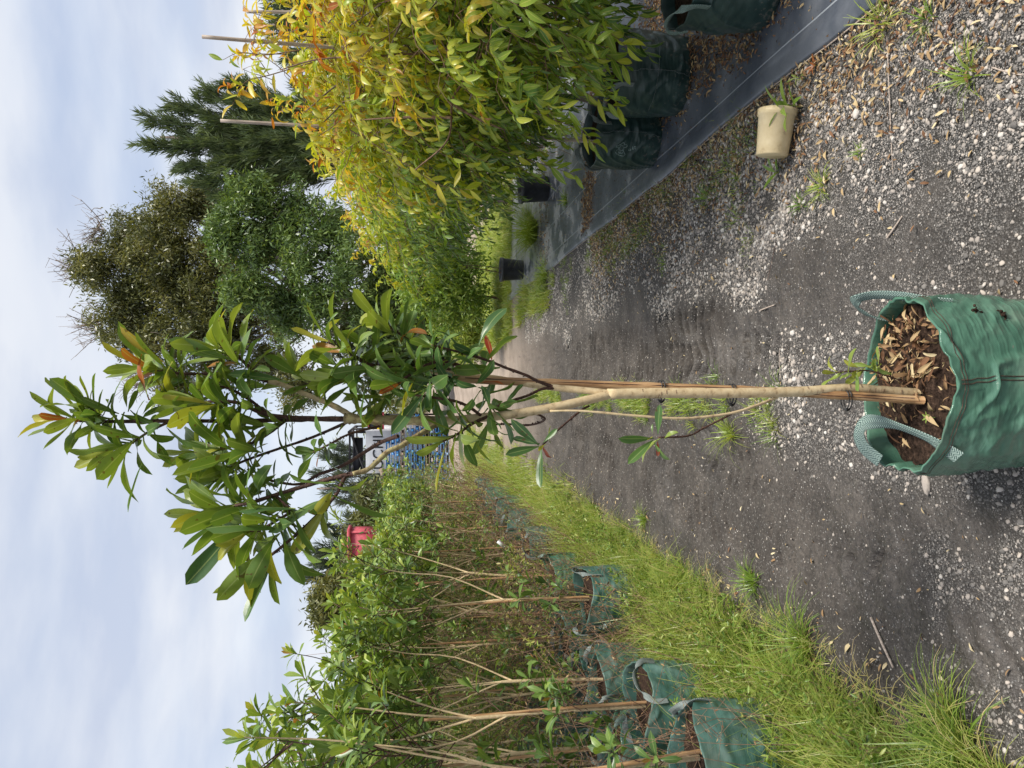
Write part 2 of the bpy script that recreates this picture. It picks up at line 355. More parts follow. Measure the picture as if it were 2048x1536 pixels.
M['pebble'] = simple_mat('pebble_stone', [(0, (0.07, 0.066, 0.062)), (0.35, (0.20, 0.185, 0.17)), (0.6, (0.33, 0.29, 0.255)), (0.85, (0.44, 0.385, 0.33)), (1, (0.52, 0.49, 0.45))], 60, 0.75, 0.25, 0.3, 0.003, use_attr=True)

def tarp_mat(name, c1, c2, c3, rough=0.42, dk=0.35):
    m, t, o = new_mat(name); co = obj_co(t)
    big = noise(t, 9, 4, 0.55, co)
    col = ramp(t, [(0.3, c1), (0.52, c2), (0.75, c3)], big)
    wv = N(t, 'ShaderNodeTexWave'); wv.inputs['Scale'].default_value = 110; wv.bands_direction = 'Z'; t.links.new(co, wv.inputs[0])
    wv2 = N(t, 'ShaderNodeTexWave'); wv2.inputs['Scale'].default_value = 110; wv2.bands_direction = 'DIAGONAL'; t.links.new(co, wv2.inputs[0])
    weave = math_(t, 'ADD', wv.outputs['Fac'], wv2.outputs['Fac'])
    col = mixc(t, math_(t, 'MULTIPLY', weave, .16), col, mixc(t, 1.0, col, (.35, .4, .4), 'MULTIPLY'))
    mp_ = N(t, 'ShaderNodeMapping'); mp_.inputs['Scale'].default_value = (1, 1, 13); t.links.new(co, mp_.inputs[0])
    cr_ = noise(t, 7, 6, 0.68, mp_.outputs[0], 0.9)
    dirt = noise(t, 5, 5, 0.65, co)
    sz = N(t, 'ShaderNodeSeparateXYZ'); t.links.new(co, sz.inputs[0])
    low = math_(t, 'MULTIPLY', math_(t, 'GREATER_THAN', noise(t, 55, 2, .5, co), math_(t, 'ADD', .56, math_(t, 'MULTIPLY', sz.outputs[2], .9))), .6)
    col = mixc(t, low, col, (.13, .12, .10))
    dm = math_(t, 'MULTIPLY', ramp(t, [(0.5, (0, 0, 0)), (0.68, (1, 1, 1))], dirt), dk)
    col = mixc(t, dm, col, (0.16, 0.15, 0.12))
    hgt = math_(t, 'ADD', math_(t, 'MULTIPLY', cr_, 1.3), math_(t, 'MULTIPLY', weave, 0.03))
    rg = math_(t, 'ADD', math_(t, 'MULTIPLY', dirt, 0.3), rough - 0.15)
    t.links.new(principled(t, col, rg, 0.5, hgt, 0.24, 0.006), o.inputs[0]); return m
M['tarp'] = tarp_mat('green_tarp', (0.055, 0.14, 0.095), (0.085, 0.19, 0.13), (0.15, 0.27, 0.195), 0.17)
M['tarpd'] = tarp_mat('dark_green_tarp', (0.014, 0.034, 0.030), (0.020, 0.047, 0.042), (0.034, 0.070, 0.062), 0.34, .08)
M['tarpm'] = tarp_mat('weathered_green_tarp', (0.04, 0.10, 0.082), (0.065, 0.145, 0.12), (0.15, 0.25, 0.22), 0.36)
def webbing(name, c_dark, c_light):
    m, t, o = new_mat(name)
    uv = N(t, 'ShaderNodeUVMap', uv_map='UVMap').outputs[0]; s = N(t, 'ShaderNodeSeparateXYZ'); t.links.new(uv, s.inputs[0])
    # herringbone of pale and dark threads
    ax = math_(t, 'PINGPONG', s.outputs[0], 0.0110)
    ph = math_(t, 'ADD', math_(t, 'MULTIPLY', s.outputs[1], 150), math_(t, 'MULTIPLY', ax, 150))
    fr = math_(t, 'FRACT', ph)
    k = math_(t, 'GREATER_THAN', fr, 0.45)
    nz = noise(t, 90, 3, 0.6, obj_co(t))
    col = mixc(t, k, c_dark, mixc(t, nz, c_light, (0.20, 0.28, 0.25)))
    t.links.new(principled(t, col, 0.7, 0.3, fr, 0.6, 0.003), o.inputs[0]); return m
M['web'] = webbing('green_white_webbing', (0.02, 0.055, 0.048), (0.33, 0.40, 0.36))
M['webg'] = webbing('grey_webbing', (0.05, 0.06, 0.06), (0.32, 0.33, 0.33))

def mat_sheet():
    m, t, o = new_mat('woven_weed_mat'); co = obj_co(t)
    nz = noise(t, 1.6, 5, 0.6, co); n3 = noise(t, 30, 3, 0.6, co)
    col = ramp(t, [(0.3, (0.035, 0.041, 0.056)), (0.5, (0.07, 0.08, 0.10)), (0.68, (0.16, 0.17, 0.19))], nz)
    s = N(t, 'ShaderNodeSeparateXYZ'); t.links.new(co, s.inputs[0])
    # pale marker threads woven along and across the mat, and pale patches, more of them with distance
    l1 = math_(t, 'LESS_THAN', math_(t, 'ABSOLUTE', math_(t, 'SUBTRACT', math_(t, 'FRACT', math_(t, 'MULTIPLY', s.outputs[0], 1 / 0.34)), 0.5)), 0.010)
    col = mixc(t, math_(t, 'MULTIPLY', l1, 0.6), col, (0.42, 0.45, 0.48))
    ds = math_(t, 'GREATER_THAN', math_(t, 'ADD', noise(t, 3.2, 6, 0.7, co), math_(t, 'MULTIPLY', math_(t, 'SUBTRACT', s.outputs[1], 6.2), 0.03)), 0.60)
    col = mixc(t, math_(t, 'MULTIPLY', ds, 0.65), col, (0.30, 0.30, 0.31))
    wv = N(t, 'ShaderNodeTexWave'); wv.inputs['Scale'].default_value = 90; t.links.new(co, wv.inputs[0])
    t.links.new(principled(t, col, math_(t, 'ADD', math_(t, 'MULTIPLY', n3, 0.3), 0.22), 0.6, math_(t, 'ADD', math_(t, 'MULTIPLY', wv.outputs['Fac'], 0.1), n3), 0.25, 0.004), o.inputs[0]); return m
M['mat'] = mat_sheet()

def ground_mat():
    m, t, o = new_mat('path_ground'); co = obj_co(t)
    gm = attr(t, 'grav'); far = attr(t, 'far'); wet = attr(t, 'wet')
    n1_ = noise(t, 3.5, 6, 0.65, co); n2_ = noise(t, 60, 4, 0.7, co); n3_ = noise(t, 14, 5, 0.7, co)
    mud = ramp(t, [(0.32, (0.018, 0.0155, 0.0135)), (0.48, (0.052, 0.045, 0.0395)), (0.66, (0.115, 0.100, 0.087))], math_(t, 'ADD', math_(t, 'MULTIPLY', n1_, 0.5), math_(t, 'MULTIPLY', n2_, 0.5)))
    mud = mixc(t, math_(t, 'MULTIPLY', math_(t, 'GREATER_THAN', n3_, 0.6), 0.35), mud, (0.032, 0.03, 0.027))
    vo = N(t, 'ShaderNodeTexVoronoi'); vo.inputs['Scale'].default_value = 150; t.links.new(co, vo.inputs[0])
    sc_ = N(t, 'ShaderNodeSeparateColor'); t.links.new(vo.outputs['Color'], sc_.inputs[0])
    grit = ramp(t, [(0, (0.05, 0.048, 0.045)), (0.45, (0.13, 0.125, 0.12)), (0.8, (0.28, 0.26, 0.24)), (1, (0.5, 0.47, 0.43))], sc_.outputs[0])
    grit = mixc(t, math_(t, 'GREATER_THAN', vo.outputs['Distance'], 0.5), grit, (0.03, 0.028, 0.025))
    # scattered grit in the mud as well
    col = mixc(t, math_(t, 'MAXIMUM', gm, math_(t, 'MULTIPLY', math_(t, 'GREATER_THAN', sc_.outputs[1], 0.90), 0.8)), mud, grit)
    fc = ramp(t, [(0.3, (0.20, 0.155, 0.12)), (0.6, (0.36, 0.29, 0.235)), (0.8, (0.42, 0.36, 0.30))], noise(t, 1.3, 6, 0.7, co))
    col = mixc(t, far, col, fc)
    vn = math_(t, 'MULTIPLY', math_(t, 'SUBTRACT', 0.6, vo.outputs['Distance']), gm)
    hgt = math_(t, 'ADD', math_(t, 'ADD', math_(t, 'MULTIPLY', n2_, 0.6), n3_), vn)
    t.links.new(principled(t, col, math_(t, 'SUBTRACT', 0.9, math_(t, 'MULTIPLY', wet, 0.45)), 0.35, hgt, 0.8, 0.012), o.inputs[0]); return m
M['ground'] = ground_mat()

rng = np.random.default_rng(7)
random.seed(7)

# ------------------------------------------------------------------ ground
def gravel_mask(x, y):
    x = np.asarray(x); y = np.asarray(y)
    nz = fbm(x * 2.2 + 5, y * 1.6, 3, 4) - 0.5
    n2 = fbm(x * 7, y * 6, 9, 3) - 0.5
    centre = sstep(0.42, 0.10, np.abs(x + 0.12 - 0.02 * y)) * sstep(3.9, 3.2, y)          # heap between the wheel tracks, near
    right = sstep(0.42, 0.66, x + nz * 0.5)
    near = sstep(3.4, 2.3, y) * sstep(-0.05, 0.35, x + nz * 0.3) * 0.5
    left = 0.55 * sstep(-0.75, -1.0, x) * sstep(2.6, 2.1, y)
    g = np.maximum(np.maximum(centre, right), np.maximum(near, left))
    patch = sstep(0.56, 0.70, fbm(x * 3.1 + 20, y * 2.6, 31, 3)) * 0.5
    g = np.maximum(g, patch * sstep(-1.1, -0.7, x) * sstep(3.0, 2.2, y))
    return np.clip(g * (0.74 + 1.5 * n2 + 0.8 * nz), 0, 1)
def tread(x, y):
    def tr(xc, wd, skew, per, ph):
        dx = x - xc
        m = sstep(wd, wd * 0.6, np.abs(dx))
        p = (y + skew * np.abs(dx) + 0.02 * np.sin(x * 13) + 0.11 * vnoise(x * 7, y * 3, 5)) / per + ph
        brk = sstep(0.34, 0.6, vnoise(x * 11 + 3, np.floor(p) * 3.7, 9)) * sstep(.38, .5, fbm(x * 2.5 + 8, y * 2.0, 66, 2))
        return m * (0.22 * np.sin(p * 2 * math.pi) - 1.25 * brk * (0.5 + 0.5 * np.cos(p * 2 * math.pi)) ** 4)
    amp = 0.45 + 0.9 * (fbm(x * 3, y * 1.1, 44, 3) - 0.2)
    a = 1.5 * tr(0.24, 0.27, 0.22, 0.125, 0.0) * sstep(3.0, 3.8, y)
    b = tr(-0.42, 0.19, -0.3, 0.115, 0.3) * sstep(2.9, 3.7, y)
    c = tr(-0.74, 0.17, 0.5, 0.12, 0.1) * (fbm(x * 2, y * 1.3, 71, 2) > 0.42)
    return (a + b * 0.9 + c * 0.8) * np.clip(amp, 0, 1.3)
def ground_h(x, y, fine=True):
    x = np.asarray(x, float); y = np.asarray(y, float)
    h = 0.03 * (fbm(x * 0.7, y * 0.7, 1, 3) - 0.5) * 2 * sstep(14, 6, y)
    ruts = -0.022 * np.exp(-((x - 0.24) / 0.2) ** 2) - 0.022 * np.exp(-((x + 0.55) / 0.25) ** 2)
    h = h + ruts + 0.035 * np.exp(-((x + 0.15) / 0.16) ** 2) * sstep(3.2, 4.2, y)
    flat = sstep(1.28, 1.42, x); h = h * (1 - flat)
    lf = sstep(-1.1, -1.4, x); h = h * (1 - 0.6 * lf)
    if fine:
        k = (1 - flat) * sstep(-1.35, -1.05, x) * sstep(16, 8, y)
        h = h + 0.048 * tread(x, y) * k + 0.020 * (fbm(x * 9, y * 9, 21, 4) - 0.5) * k + 0.006 * (fbm(x * 38, y * 38, 25, 2) - 0.5) * k
    return h
def gz(x, y): return float(ground_h(np.array([x]), np.array([y]))[0])
xs = np.concatenate([-np.geomspace(400, 4.2, 26), np.linspace(-4, -1.5, 60), np.linspace(-1.49, 1.49, 250), np.linspace(1.5, 4, 50), np.geomspace(4.2, 400, 26)])
ys = np.concatenate([-np.geomspace(60, 0.5, 10), np.linspace(0, 1.3, 12), np.arange(1.32, 2.9, 0.0125), np.arange(2.91, 6.5, 0.0085), np.arange(6.51, 8, 0.014), np.arange(8.05, 16, 0.09), np.geomspace(16.2, 600, 45)])
X, Y = np.meshgrid(xs, ys)
Z = ground_h(X, Y)
nx, ny = len(xs), len(ys)
i = np.arange(ny - 1)[:, None] * nx; j = np.arange(nx - 1)[None, :]
Fq = np.stack([i + j, i + j + 1, i + nx + j + 1, i + nx + j], -1).reshape(-1, 4)
gme = mesh_np('ground', np.stack([X, Y, Z], -1).reshape(-1, 3), Fq, M['ground'])
gmask = gravel_mask(X, Y)
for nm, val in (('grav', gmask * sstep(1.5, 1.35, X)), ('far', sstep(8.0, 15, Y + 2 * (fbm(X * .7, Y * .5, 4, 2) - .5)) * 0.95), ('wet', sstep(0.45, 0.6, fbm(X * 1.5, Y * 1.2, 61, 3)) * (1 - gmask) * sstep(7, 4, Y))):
    a_ = gme.attributes.new(nm, 'FLOAT', 'POINT'); a_.data.foreach_set('value', val.ravel().astype(np.float32))
ground = tag(link('ground', gme), 'dark muddy nursery path with tyre ridges and gravel', None, None, 'structure')

# pebbles
def ico(jit, seed, sub=0):
    import bmesh
    bm = bmesh.new(); bmesh.ops.create_icosphere(bm, subdivisions=1 + sub, radius=1)
    V = np.array([v.co[:] for v in bm.verts]); Fc = np.array([[v.index for v in f.verts] for f in bm.faces]); bm.free()
    r_ = np.random.default_rng(seed); V = V * (1 + jit * r_.normal(size=(len(V), 1)))
    return V, Fc, np.zeros((len(V), 2))
def rand_rot(n, r_):
    q = r_.normal(size=(n, 4)); q /= np.linalg.norm(q, axis=1)[:, None]; w_, x, y, z = q.T
    return np.stack([np.stack([1 - 2 * (y * y + z * z), 2 * (x * y - z * w_), 2 * (x * z + y * w_)], -1), np.stack([2 * (x * y + z * w_), 1 - 2 * (x * x + z * z), 2 * (y * z - x * w_)], -1), np.stack([2 * (x * z - y * w_), 2 * (y * z + x * w_), 1 - 2 * (x * x + y * y)], -1)], 1)
def in_view(x, y, m=0.15, z=0.0):
    dep = y * math.cos(PITCH) + (H - z) * math.sin(PITCH)
    up = y * math.sin(PITCH) - (H - z) * math.cos(PITCH)
    return (dep > 0.2) & (np.abs(x) < (0.499 + m * 0.3) * dep + 0.1) & (-up / dep < 0.665 + m * 0.5)
def pebbles(n, ylo, yhi, smin, smax, pw, sub, seed, spread=0.03, yexp=1.6):
    r_ = np.random.default_rng(seed); a = Acc()
    x = r_.uniform(-1.5, 1.45, n); y = ylo + (yhi - ylo) * r_.random(n) ** yexp
    g = gravel_mask(x, y); k = (r_.random(n) < np.maximum(g ** 1.3, spread)) & in_view(x, y)
    x, y, g = x[k], y[k], g[k]; n = len(x)
    s_ = smin + (smax - smin) * r_.random(n) ** pw; s_ = s_ * (0.65 + 0.5 * g) * (1 - .3 * sstep(.3, .6, x) * sstep(3.2, 2.6, y))
    z = ground_h(x, y) + s_ * r_.uniform(-.12, .22, n)
    sc3 = np.stack([s_ * r_.uniform(0.8, 1.35, n), s_ * r_.uniform(0.7, 1.1, n), s_ * r_.uniform(0.45, 0.75, n)], -1)
    R = rand_rot(n, r_); # keep them mostly flat
    ang = r_.uniform(0, 6.28, n); c, s = np.cos(ang), np.sin(ang); tl = r_.normal(0, 0.25, n)
    Rz = np.zeros((n, 3, 3)); Rz[:, 0, 0] = c; Rz[:, 0, 1] = -s; Rz[:, 1, 0] = s; Rz[:, 1, 1] = c; Rz[:, 2, 2] = 1; Rz[:, 2, 0] = tl
    rnd = np.clip(0.10 + 0.85 * r_.random(n) ** 1.25 * (.75 + .5 * sstep(.3, 2.5, s_ * 200)) + 0.06 * sstep(3.4, 5, y), 0, 1)
    v = r_.integers(0, 4, n)
    for q in range(4):
        w_ = v == q; a.inst(ico(0.13, 100 + q + seed, sub), np.stack([x, y, z], -1)[w_], Rz[w_], sc3[w_], rnd[w_])
    return a
tag(pebbles(40000, 1.35, 3.6, 0.0028, 0.0115, 2.3, 1, 1, 0.03, 1.3).build('pebbles', M['pebble']), 'rounded cream and grey pebbles strewn over the near path', 'gravel', None, 'stuff')
tag(pebbles(90000, 3.3, 11, 0.004, 0.0115, 1.3, 0, 2, 0.015, 1.3).build('pebbles', M['pebble']), 'pale pebbles covering the far right side of the path', 'gravel', None, 'stuff')
tag(pebbles(130000, 1.35, 4.6, 0.0014, 0.0042, 1.5, 0, 3, 0.10, 1.2).build('grit', M['pebble']), 'fine dark and pale grit over the near path', 'gravel', None, 'stuff')

# weed mat
mxs = np.concatenate([[1.385, 1.39, 1.40, 1.43], np.linspace(1.48, 2.0, 14), np.linspace(2.1, 7, 20)]); mys = np.linspace(1.6, 12.8, 260)
MX, MY = np.meshgrid(mxs, mys)
edge = 0.08 * (fbm(MY * 0.8, MY * 0 + 3, 8, 4) - 0.5)
MZ = 0.012 + 0.006 * (fbm(MX * 5, MY * 3, 6, 3)) + 0.022 * np.exp(-((MX - 1.44) / 0.035) ** 2) * (0.4 + fbm(MY * 1.2, MY * 0, 5, 2)) + 0.008 * fbm(MX * 9, MY * 1.5, 12, 2)
MZ[:, 0] = -0.03
k = np.arange(len(mys) - 1)[:, None] * len(mxs); j = np.arange(len(mxs) - 1)[None]
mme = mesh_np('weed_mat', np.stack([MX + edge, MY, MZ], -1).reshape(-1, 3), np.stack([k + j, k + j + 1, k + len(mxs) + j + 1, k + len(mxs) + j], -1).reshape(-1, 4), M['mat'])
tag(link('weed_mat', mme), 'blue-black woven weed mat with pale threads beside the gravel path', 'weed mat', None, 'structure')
wh = Acc(); yy = np.linspace(1.6, 11.6, 120); ed = 0.08 * (fbm(yy * 0.8, yy * 0 + 3, 8, 4) - 0.5)
wh.tube(np.stack([1.383 + ed, yy, ground_h(1.383 + ed, yy) + 0.006 + 0.01 * fbm(yy * 2, yy * 0, 3, 2)], -1), 0.0035, 6, sub=1)
o = wh.build('mat_edging', M['bamboogrey']); tag(o, 'thin pale raised edge along the blue-black weed mat', 'mat edging')

# ------------------------------------------------------------------ litter
def flakes(n, fx, fy, smin, smax, tm, seed, zoff=0.004, prob=None, lo=0.0, hi=1.0, zf=None, tilt=0.35):
    r_ = np.random.default_rng(seed); x = fx(r_, n); y = fy(r_, n)
    k = in_view(x, y, 0.4)
    if prob is not None: k &= r_.random(n) < prob(x, y)
    x, y = x[k], y[k]; n = len(x)
    z = (ground_h(x, y) if zf is None else zf(x, y)) + zoff + r_.random(n) * 0.012
    d = np.stack([np.cos(t_ := r_.uniform(0, 6.28, n)), np.sin(t_), r_.normal(0, tilt, n)], -1)
    up = np.stack([r_.normal(0, 0.5, n), r_.normal(0, 0.5, n), np.ones(n)], -1)
    R = frames(d, up); a = Acc(); s_ = r_.uniform(smin, smax, n); rn = lo + (hi - lo) * r_.random(n); v = r_.integers(0, len(tm), n)
    for q in range(len(tm)):
        w_ = v == q; a.inst(tm[q], np.stack([x, y, z], -1)[w_], R[w_], s_[w_], rn[w_])
    return a
matz = lambda x, y: 0.018 + 0 * x
heap = lambda x, y: 0.022 + 0.03 * sstep(1.6, 2.0, x) * sstep(5.6, 4.8, y) * fbm(x * 5, y * 5, 3, 2)
mulch_p = lambda x, y: np.clip(sstep(1.50, 1.66, x + 0.28 * (fbm(x * 3, y * 3, 77, 3) - 0.5) - 0.06) * sstep(5.7, 5.1, y) + sstep(0.3, 0.12, np.abs(y - 7.1 + 0.3 * (x - 1.5))) + 0.8 * sstep(0.45, 0.1, np.abs(y - 9.4)) * 0.2, 0, 1)
tag(flakes(52000, lambda r, n: r.uniform(1.42, 3.6, n), lambda r, n: r.uniform(2.3, 10, n), 0.015, 0.045, LV_Bs, 5, 0.002, mulch_p, 0.0, 0.75, heap).build('leaf_mulch', M['dry']), 'brown dry leaf mulch lying on the mat around the dark bags', 'mulch', None, 'stuff')
tag(flakes(3200, lambda r, n: r.uniform(1.42, 2.6, n), lambda r, n: r.uniform(2.4, 10, n), 0.008, 0.022, LV_Bs, 6, 0.0, None, 0.1, 0.9, matz).build('leaf_mulch', M['dry']), 'sparse leaf crumbs scattered over the weed mat', 'mulch', None, 'stuff')
tag(flakes(6500, lambda r, n: 1.42 - np.abs(r.normal(0, 0.28, n)), lambda r, n: r.uniform(1.9, 7, n), 0.012, 0.04, LV_Bs, 8, 0.006, None, 0.1, 0.95).build('leaf_litter', M['dry']), 'tan leaf litter on the gravel along the mat edge', 'leaf litter', None, 'stuff')
tag(flakes(900, lambda r, n: -1.25 + r.normal(0, 0.2, n), lambda r, n: r.uniform(1.9, 9, n), 0.012, 0.04, LV_Bs, 9, 0.006, None, 0.3, 1.0).build('leaf_litter', M['dry']), 'tan leaf litter along the grassy left verge', 'leaf litter', None, 'stuff')
tag(flakes(330, lambda r, n: r.uniform(-1.1, 1.3, n), lambda r, n: r.uniform(1.5, 5, n), 0.008, 0.03, LV_Bs, 10, 0.006, None, 0.3, 1.0).build('leaf_litter', M['dry']), 'few tan crumbs of dry leaf across the muddy path', 'leaf litter', None, 'stuff')

# ------------------------------------------------------------------ grass
def blades(acc, x, y, z, h, wd, lean, az_, curl, rnd, segs=4):
    n = len(x); t = np.linspace(0, 1, segs + 1)
    ang = lean[:, None] + curl[:, None] * t[None] ** 1.5
    dl = (h / segs)[:, None]
    hz = np.cumsum(np.concatenate([np.zeros((n, 1)), np.cos(ang[:, 1:]) * dl], 1), 1)
    hr = np.cumsum(np.concatenate([np.zeros((n, 1)), np.sin(ang[:, 1:]) * dl], 1), 1)
    cx, sx = np.cos(az_)[:, None], np.sin(az_)[:, None]
    px = x[:, None] + hr * cx; py = y[:, None] + hr * sx; pz = z[:, None] + hz
    wt = (1 - t ** 1.6)[None] * wd[:, None] / 2 + 0.0004
    lx, ly = -sx * wt, cx * wt
    A_ = np.stack([px - lx, py - ly, pz], -1); B_ = np.stack([px + lx, py + ly, pz + wt * 0.3], -1)
    V = np.stack([A_, B_], 2).reshape(n, -1, 3); K = 2 * (segs + 1)
    q = np.array([[2 * s_, 2 * s_ + 1, 2 * s_ + 3, 2 * s_ + 2] for s_ in range(segs)])
    Fq = (q[None] + (np.arange(n) * K)[:, None, None]).reshape(-1, 4)
    acc.add(V.reshape(-1, 3), Fq, np.repeat(rnd, K))
def grass_patch(cx, cy, cr, n_per, hmin, hmax, seed, wd=(0.002, 0.005), lo=0.1, hi=0.8, zf=None, segs=4, spread=0.75, curl=(0.2, 1.6)):
    """cx,cy: tuft centres, cr: radii"""
    r_ = np.random.default_rng(seed); m = len(cx)
    k = np.repeat(np.arange(m), n_per); n = len(k)
    a_ = r_.uniform(0, 6.283, n); rr = cr[k] * np.sqrt(r_.random(n))
    x = cx[k] + rr * np.cos(a_); y = cy[k] + rr * np.sin(a_)
    hh = r_.uniform(0.45, 1, n) * (hmin + (hmax - hmin) * r_.random(m) ** 1.3)[k]
    z = (ground_h(x, y, False) if zf is None else zf(x, y)) - 0.003
    az_ = a_ + r_.normal(0, 0.7, n); lean = np.abs(r_.normal(0.1, 0.25, n)) + spread * rr / (cr[k] + 1e-6) * 0.6
    cu = r_.uniform(*curl, n); base = r_.random(m)[k]
    rnd = np.clip(lo + (hi - lo) * (0.55 * base + 0.45 * r_.random(n)) + 0.25 * (r_.random(n) > 0.93), 0, 1)
    a = Acc(); blades(a, x, y, z, hh, r_.uniform(*wd, n), lean, az_, cu, rnd, segs); return a
def field(n, fx, fy, seed, dens=None):
    r_ = np.random.default_rng(seed); x = fx(r_, n); y = fy(r_, n); k = in_view(x, y, 0.6, 0.2)
    if dens is not None: k &= r_.random(n) < dens(x, y)
    return x[k], y[k]
# left verge
def lv_d(x, y): return np.clip(sstep(-1.13, -1.3, x + 0.14 * (fbm(x * 2, y * 2.2, 15, 3) - 0.5) * 2), 0, 1) * (0.35 + 0.65 * (fbm(x * 1.7, y * 1.7, 18, 2) > 0.47))
x, y = field(2600, lambda r, n: -1.12 - 0.95 * r.random(n), lambda r, n: 1.9 + 8.0 * r.random(n) ** 1.35, 21, lv_d)
tag(grass_patch(x, y, rng.uniform(0.02, 0.08, len(x)), 32, 0.06, 0.34, 22, (0.0018, 0.0042), 0.1, 1.0).build('grass', M['grass']), 'bright green grass along the left verge of the path', 'grass', None, 'stuff')
x, y = field(1500, lambda r, n: -1.05 - 3.2 * r.random(n), lambda r, n: 7.5 + 14 * r.random(n), 23, lambda x, y: np.where(x < -1.15, 0.9, 0.5))
tag(grass_patch(x, y, rng.uniform(0.08, 0.2, len(x)), 34, 0.12, 0.36, 24, (0.005, 0.010), 0.3, 0.85, None, 3).build('grass', M['grass']), 'long light green grass far along the left verge', 'grass', None, 'stuff')
x, y = field(420, lambda r, n: -1.28 - 0.5 * r.random(n), lambda r, n: 2.2 + 7.5 * r.random(n) ** 1.2, 121)
tag(grass_patch(x, y, rng.uniform(0.015, 0.05, len(x)), 30, 0.25, 0.58, 122, (0.0016, 0.0036), 0.2, 1.0, None, 5, 1.0, (.3, 1.9)).build('tall_grass', M['grass']), 'tall arching grass stalks leaning on the left bags', 'grass', None, 'stuff')
x, y = field(700, lambda r, n: -1.15 - 0.6 * r.random(n), lambda r, n: 1.9 + 6 * r.random(n) ** 1.3, 221, lv_d)
tag(grass_patch(x, y, rng.uniform(0.02, 0.07, len(x)), 10, 0.08, 0.26, 222, (0.005, 0.009), 0.0, 0.6, None, 5, 1.0, (.5, 2.2)).build('broad_grass', M['grass']), 'broad bent grass blades low in the left verge', 'grass', None, 'stuff')
x, y = field(500, lambda r, n: -1.12 - 0.65 * r.random(n), lambda r, n: 1.9 + 7 * r.random(n) ** 1.3, 223)
tag(grass_patch(x, y, rng.uniform(0.03, 0.09, len(x)), 16, 0.08, 0.24, 224, (0.0015, 0.003), 0.85, 1.0, None, 4, 1.6, (1.0, 2.6)).build('dead_grass', M['grass']), 'dead straw thatch lying in the left verge', 'grass', None, 'stuff')
# strip between the tracks
x, y = field(300, lambda r, n: r.normal(-0.13, 0.05, n), lambda r, n: 3.3 + 6.5 * r.random(n), 25, lambda x, y: (fbm(x * 0 + 2, y * 1.6, 28, 2) > 0.40) * 1.0)
tag(grass_patch(x, y, rng.uniform(0.02, 0.06, len(x)), 24, 0.05, 0.15, 26, (0.0018, 0.004), 0.2, 0.85).build('grass', M['grass']), 'thin strip of grass growing between the wheel tracks', 'grass', None, 'stuff')
# right gravel weeds
x, y = field(520, lambda r, n: r.normal(1.12, 0.2, n), lambda r, n: 3.4 + 7 * r.random(n), 27, lambda x, y: (fbm(x * 2.3, y * 1.6, 29, 2) > 0.49) * (x < 1.5) * 1.0)
tag(grass_patch(x, y, rng.uniform(0.02, 0.07, len(x)), 20, 0.02, 0.09, 28, (0.0018, 0.004), 0.2, 0.75).build('grass', M['grass']), 'short weedy grass in the gravel on the right of the path', 'grass', None, 'stuff')
# far grass beyond the mat
x, y = field(2100, lambda r, n: r.uniform(0.75, 3.4, n), lambda r, n: r.uniform(8.6, 18, n), 29, lambda x, y: np.where((y > 12.3), 0.95, (x < 1.36) * (x > .95) * (fbm(x * 2, y * 1.5, 5, 2) > 0.52) * 0.8))
tag(grass_patch(x, y, rng.uniform(0.06, 0.17, len(x)), 34, 0.09, 0.3, 30, (0.004, 0.010), 0.35, 0.85, None, 3).build('grass', M['grass']), 'yellow-green grass beyond the far end of the mat', 'grass', None, 'stuff')
# undergrowth between the left trees
x, y = field(2300, lambda r, n: -1.45 - 5.5 * r.random(n) ** 1.3, lambda r, n: 2.7 + 14 * r.random(n), 31)
tag(grass_patch(x, y, rng.uniform(0.04, 0.13, len(x)), 26, 0.15, 0.95, 32, (0.0015, 0.0045), 0.25, 1.0, None, 4, 0.9).build('undergrowth', M['grass']), 'tangled green and straw weeds between the left bags', 'weeds', None, 'stuff')

def twig_mass(n, fx, fy, hmin, hmax, seed, rad=0.0014, leafs=8, lmat='dry', nm='dry_weeds', lo=0.0, hi=0.7, ll=(0.012, 0.03)):
    """thin branching weed stems with small leaves"""
    r_ = np.random.default_rng(seed); x = fx(r_, n); y = fy(r_, n); k = in_view(x, y, 0.6, 0.3); x, y = x[k], y[k]; n = len(x)
    W = Acc(); ps = []; ds = []; rn = []
    for q in range(n):
        h = r_.uniform(hmin, hmax); b = np.array([x[q], y[q], 0.0]); d = np.array([r_.normal(0, 0.35), r_.normal(0, 0.35), 1.0]); d /= np.linalg.norm(d)
        mid = b + d * h * 0.5 + r_.normal(0, 0.02, 3); tip = mid + (d + r_.normal(0, 0.3, 3)) * h * 0.5
        W.tube([b, mid, tip], [rad * 1.6, rad * 0.7], 4, r_.random(), 2)
        for u in range(4):
            t = r_.uniform(0.3, 1); st = b + (tip - b) * t; e = st + (np.array([r_.normal(0, 1), r_.normal(0, 1), 0.8]) * 0.16 * h)
            W.tube([st, e], [rad, rad * 0.5], 4, 0.5, 1)
            for w_ in range(leafs): ps.append(st + (e - st) * r_.random() + r_.normal(0, 0.006, 3)); ds.append(r_.normal(0, 1, 3) + [0, 0, 0.3]); rn.append(lo + (hi - lo) * r_.random())
    ps, ds, rn = np.array(ps), np.array(ds), np.array(rn)
    W.inst(LV_Bs[0], ps, frames(ds, r_.normal(0, 1, (len(ps), 3))), r_.uniform(ll[0], ll[1], len(ps)), rn, 1)
    return W.build(nm, [M['brownbark'], M[lmat]])
tag(twig_mass(190, lambda r, n: -1.42 - .5 * r.random(n), lambda r, n: r.uniform(2.8, 9, n), 0.3, 0.85, 141, .0012, 3, 'dry', 'dry_stalks', .1, .85, (.008, .022)), 'dry straw stalks poking up around the left bags', 'dry weeds', None, 'stuff')
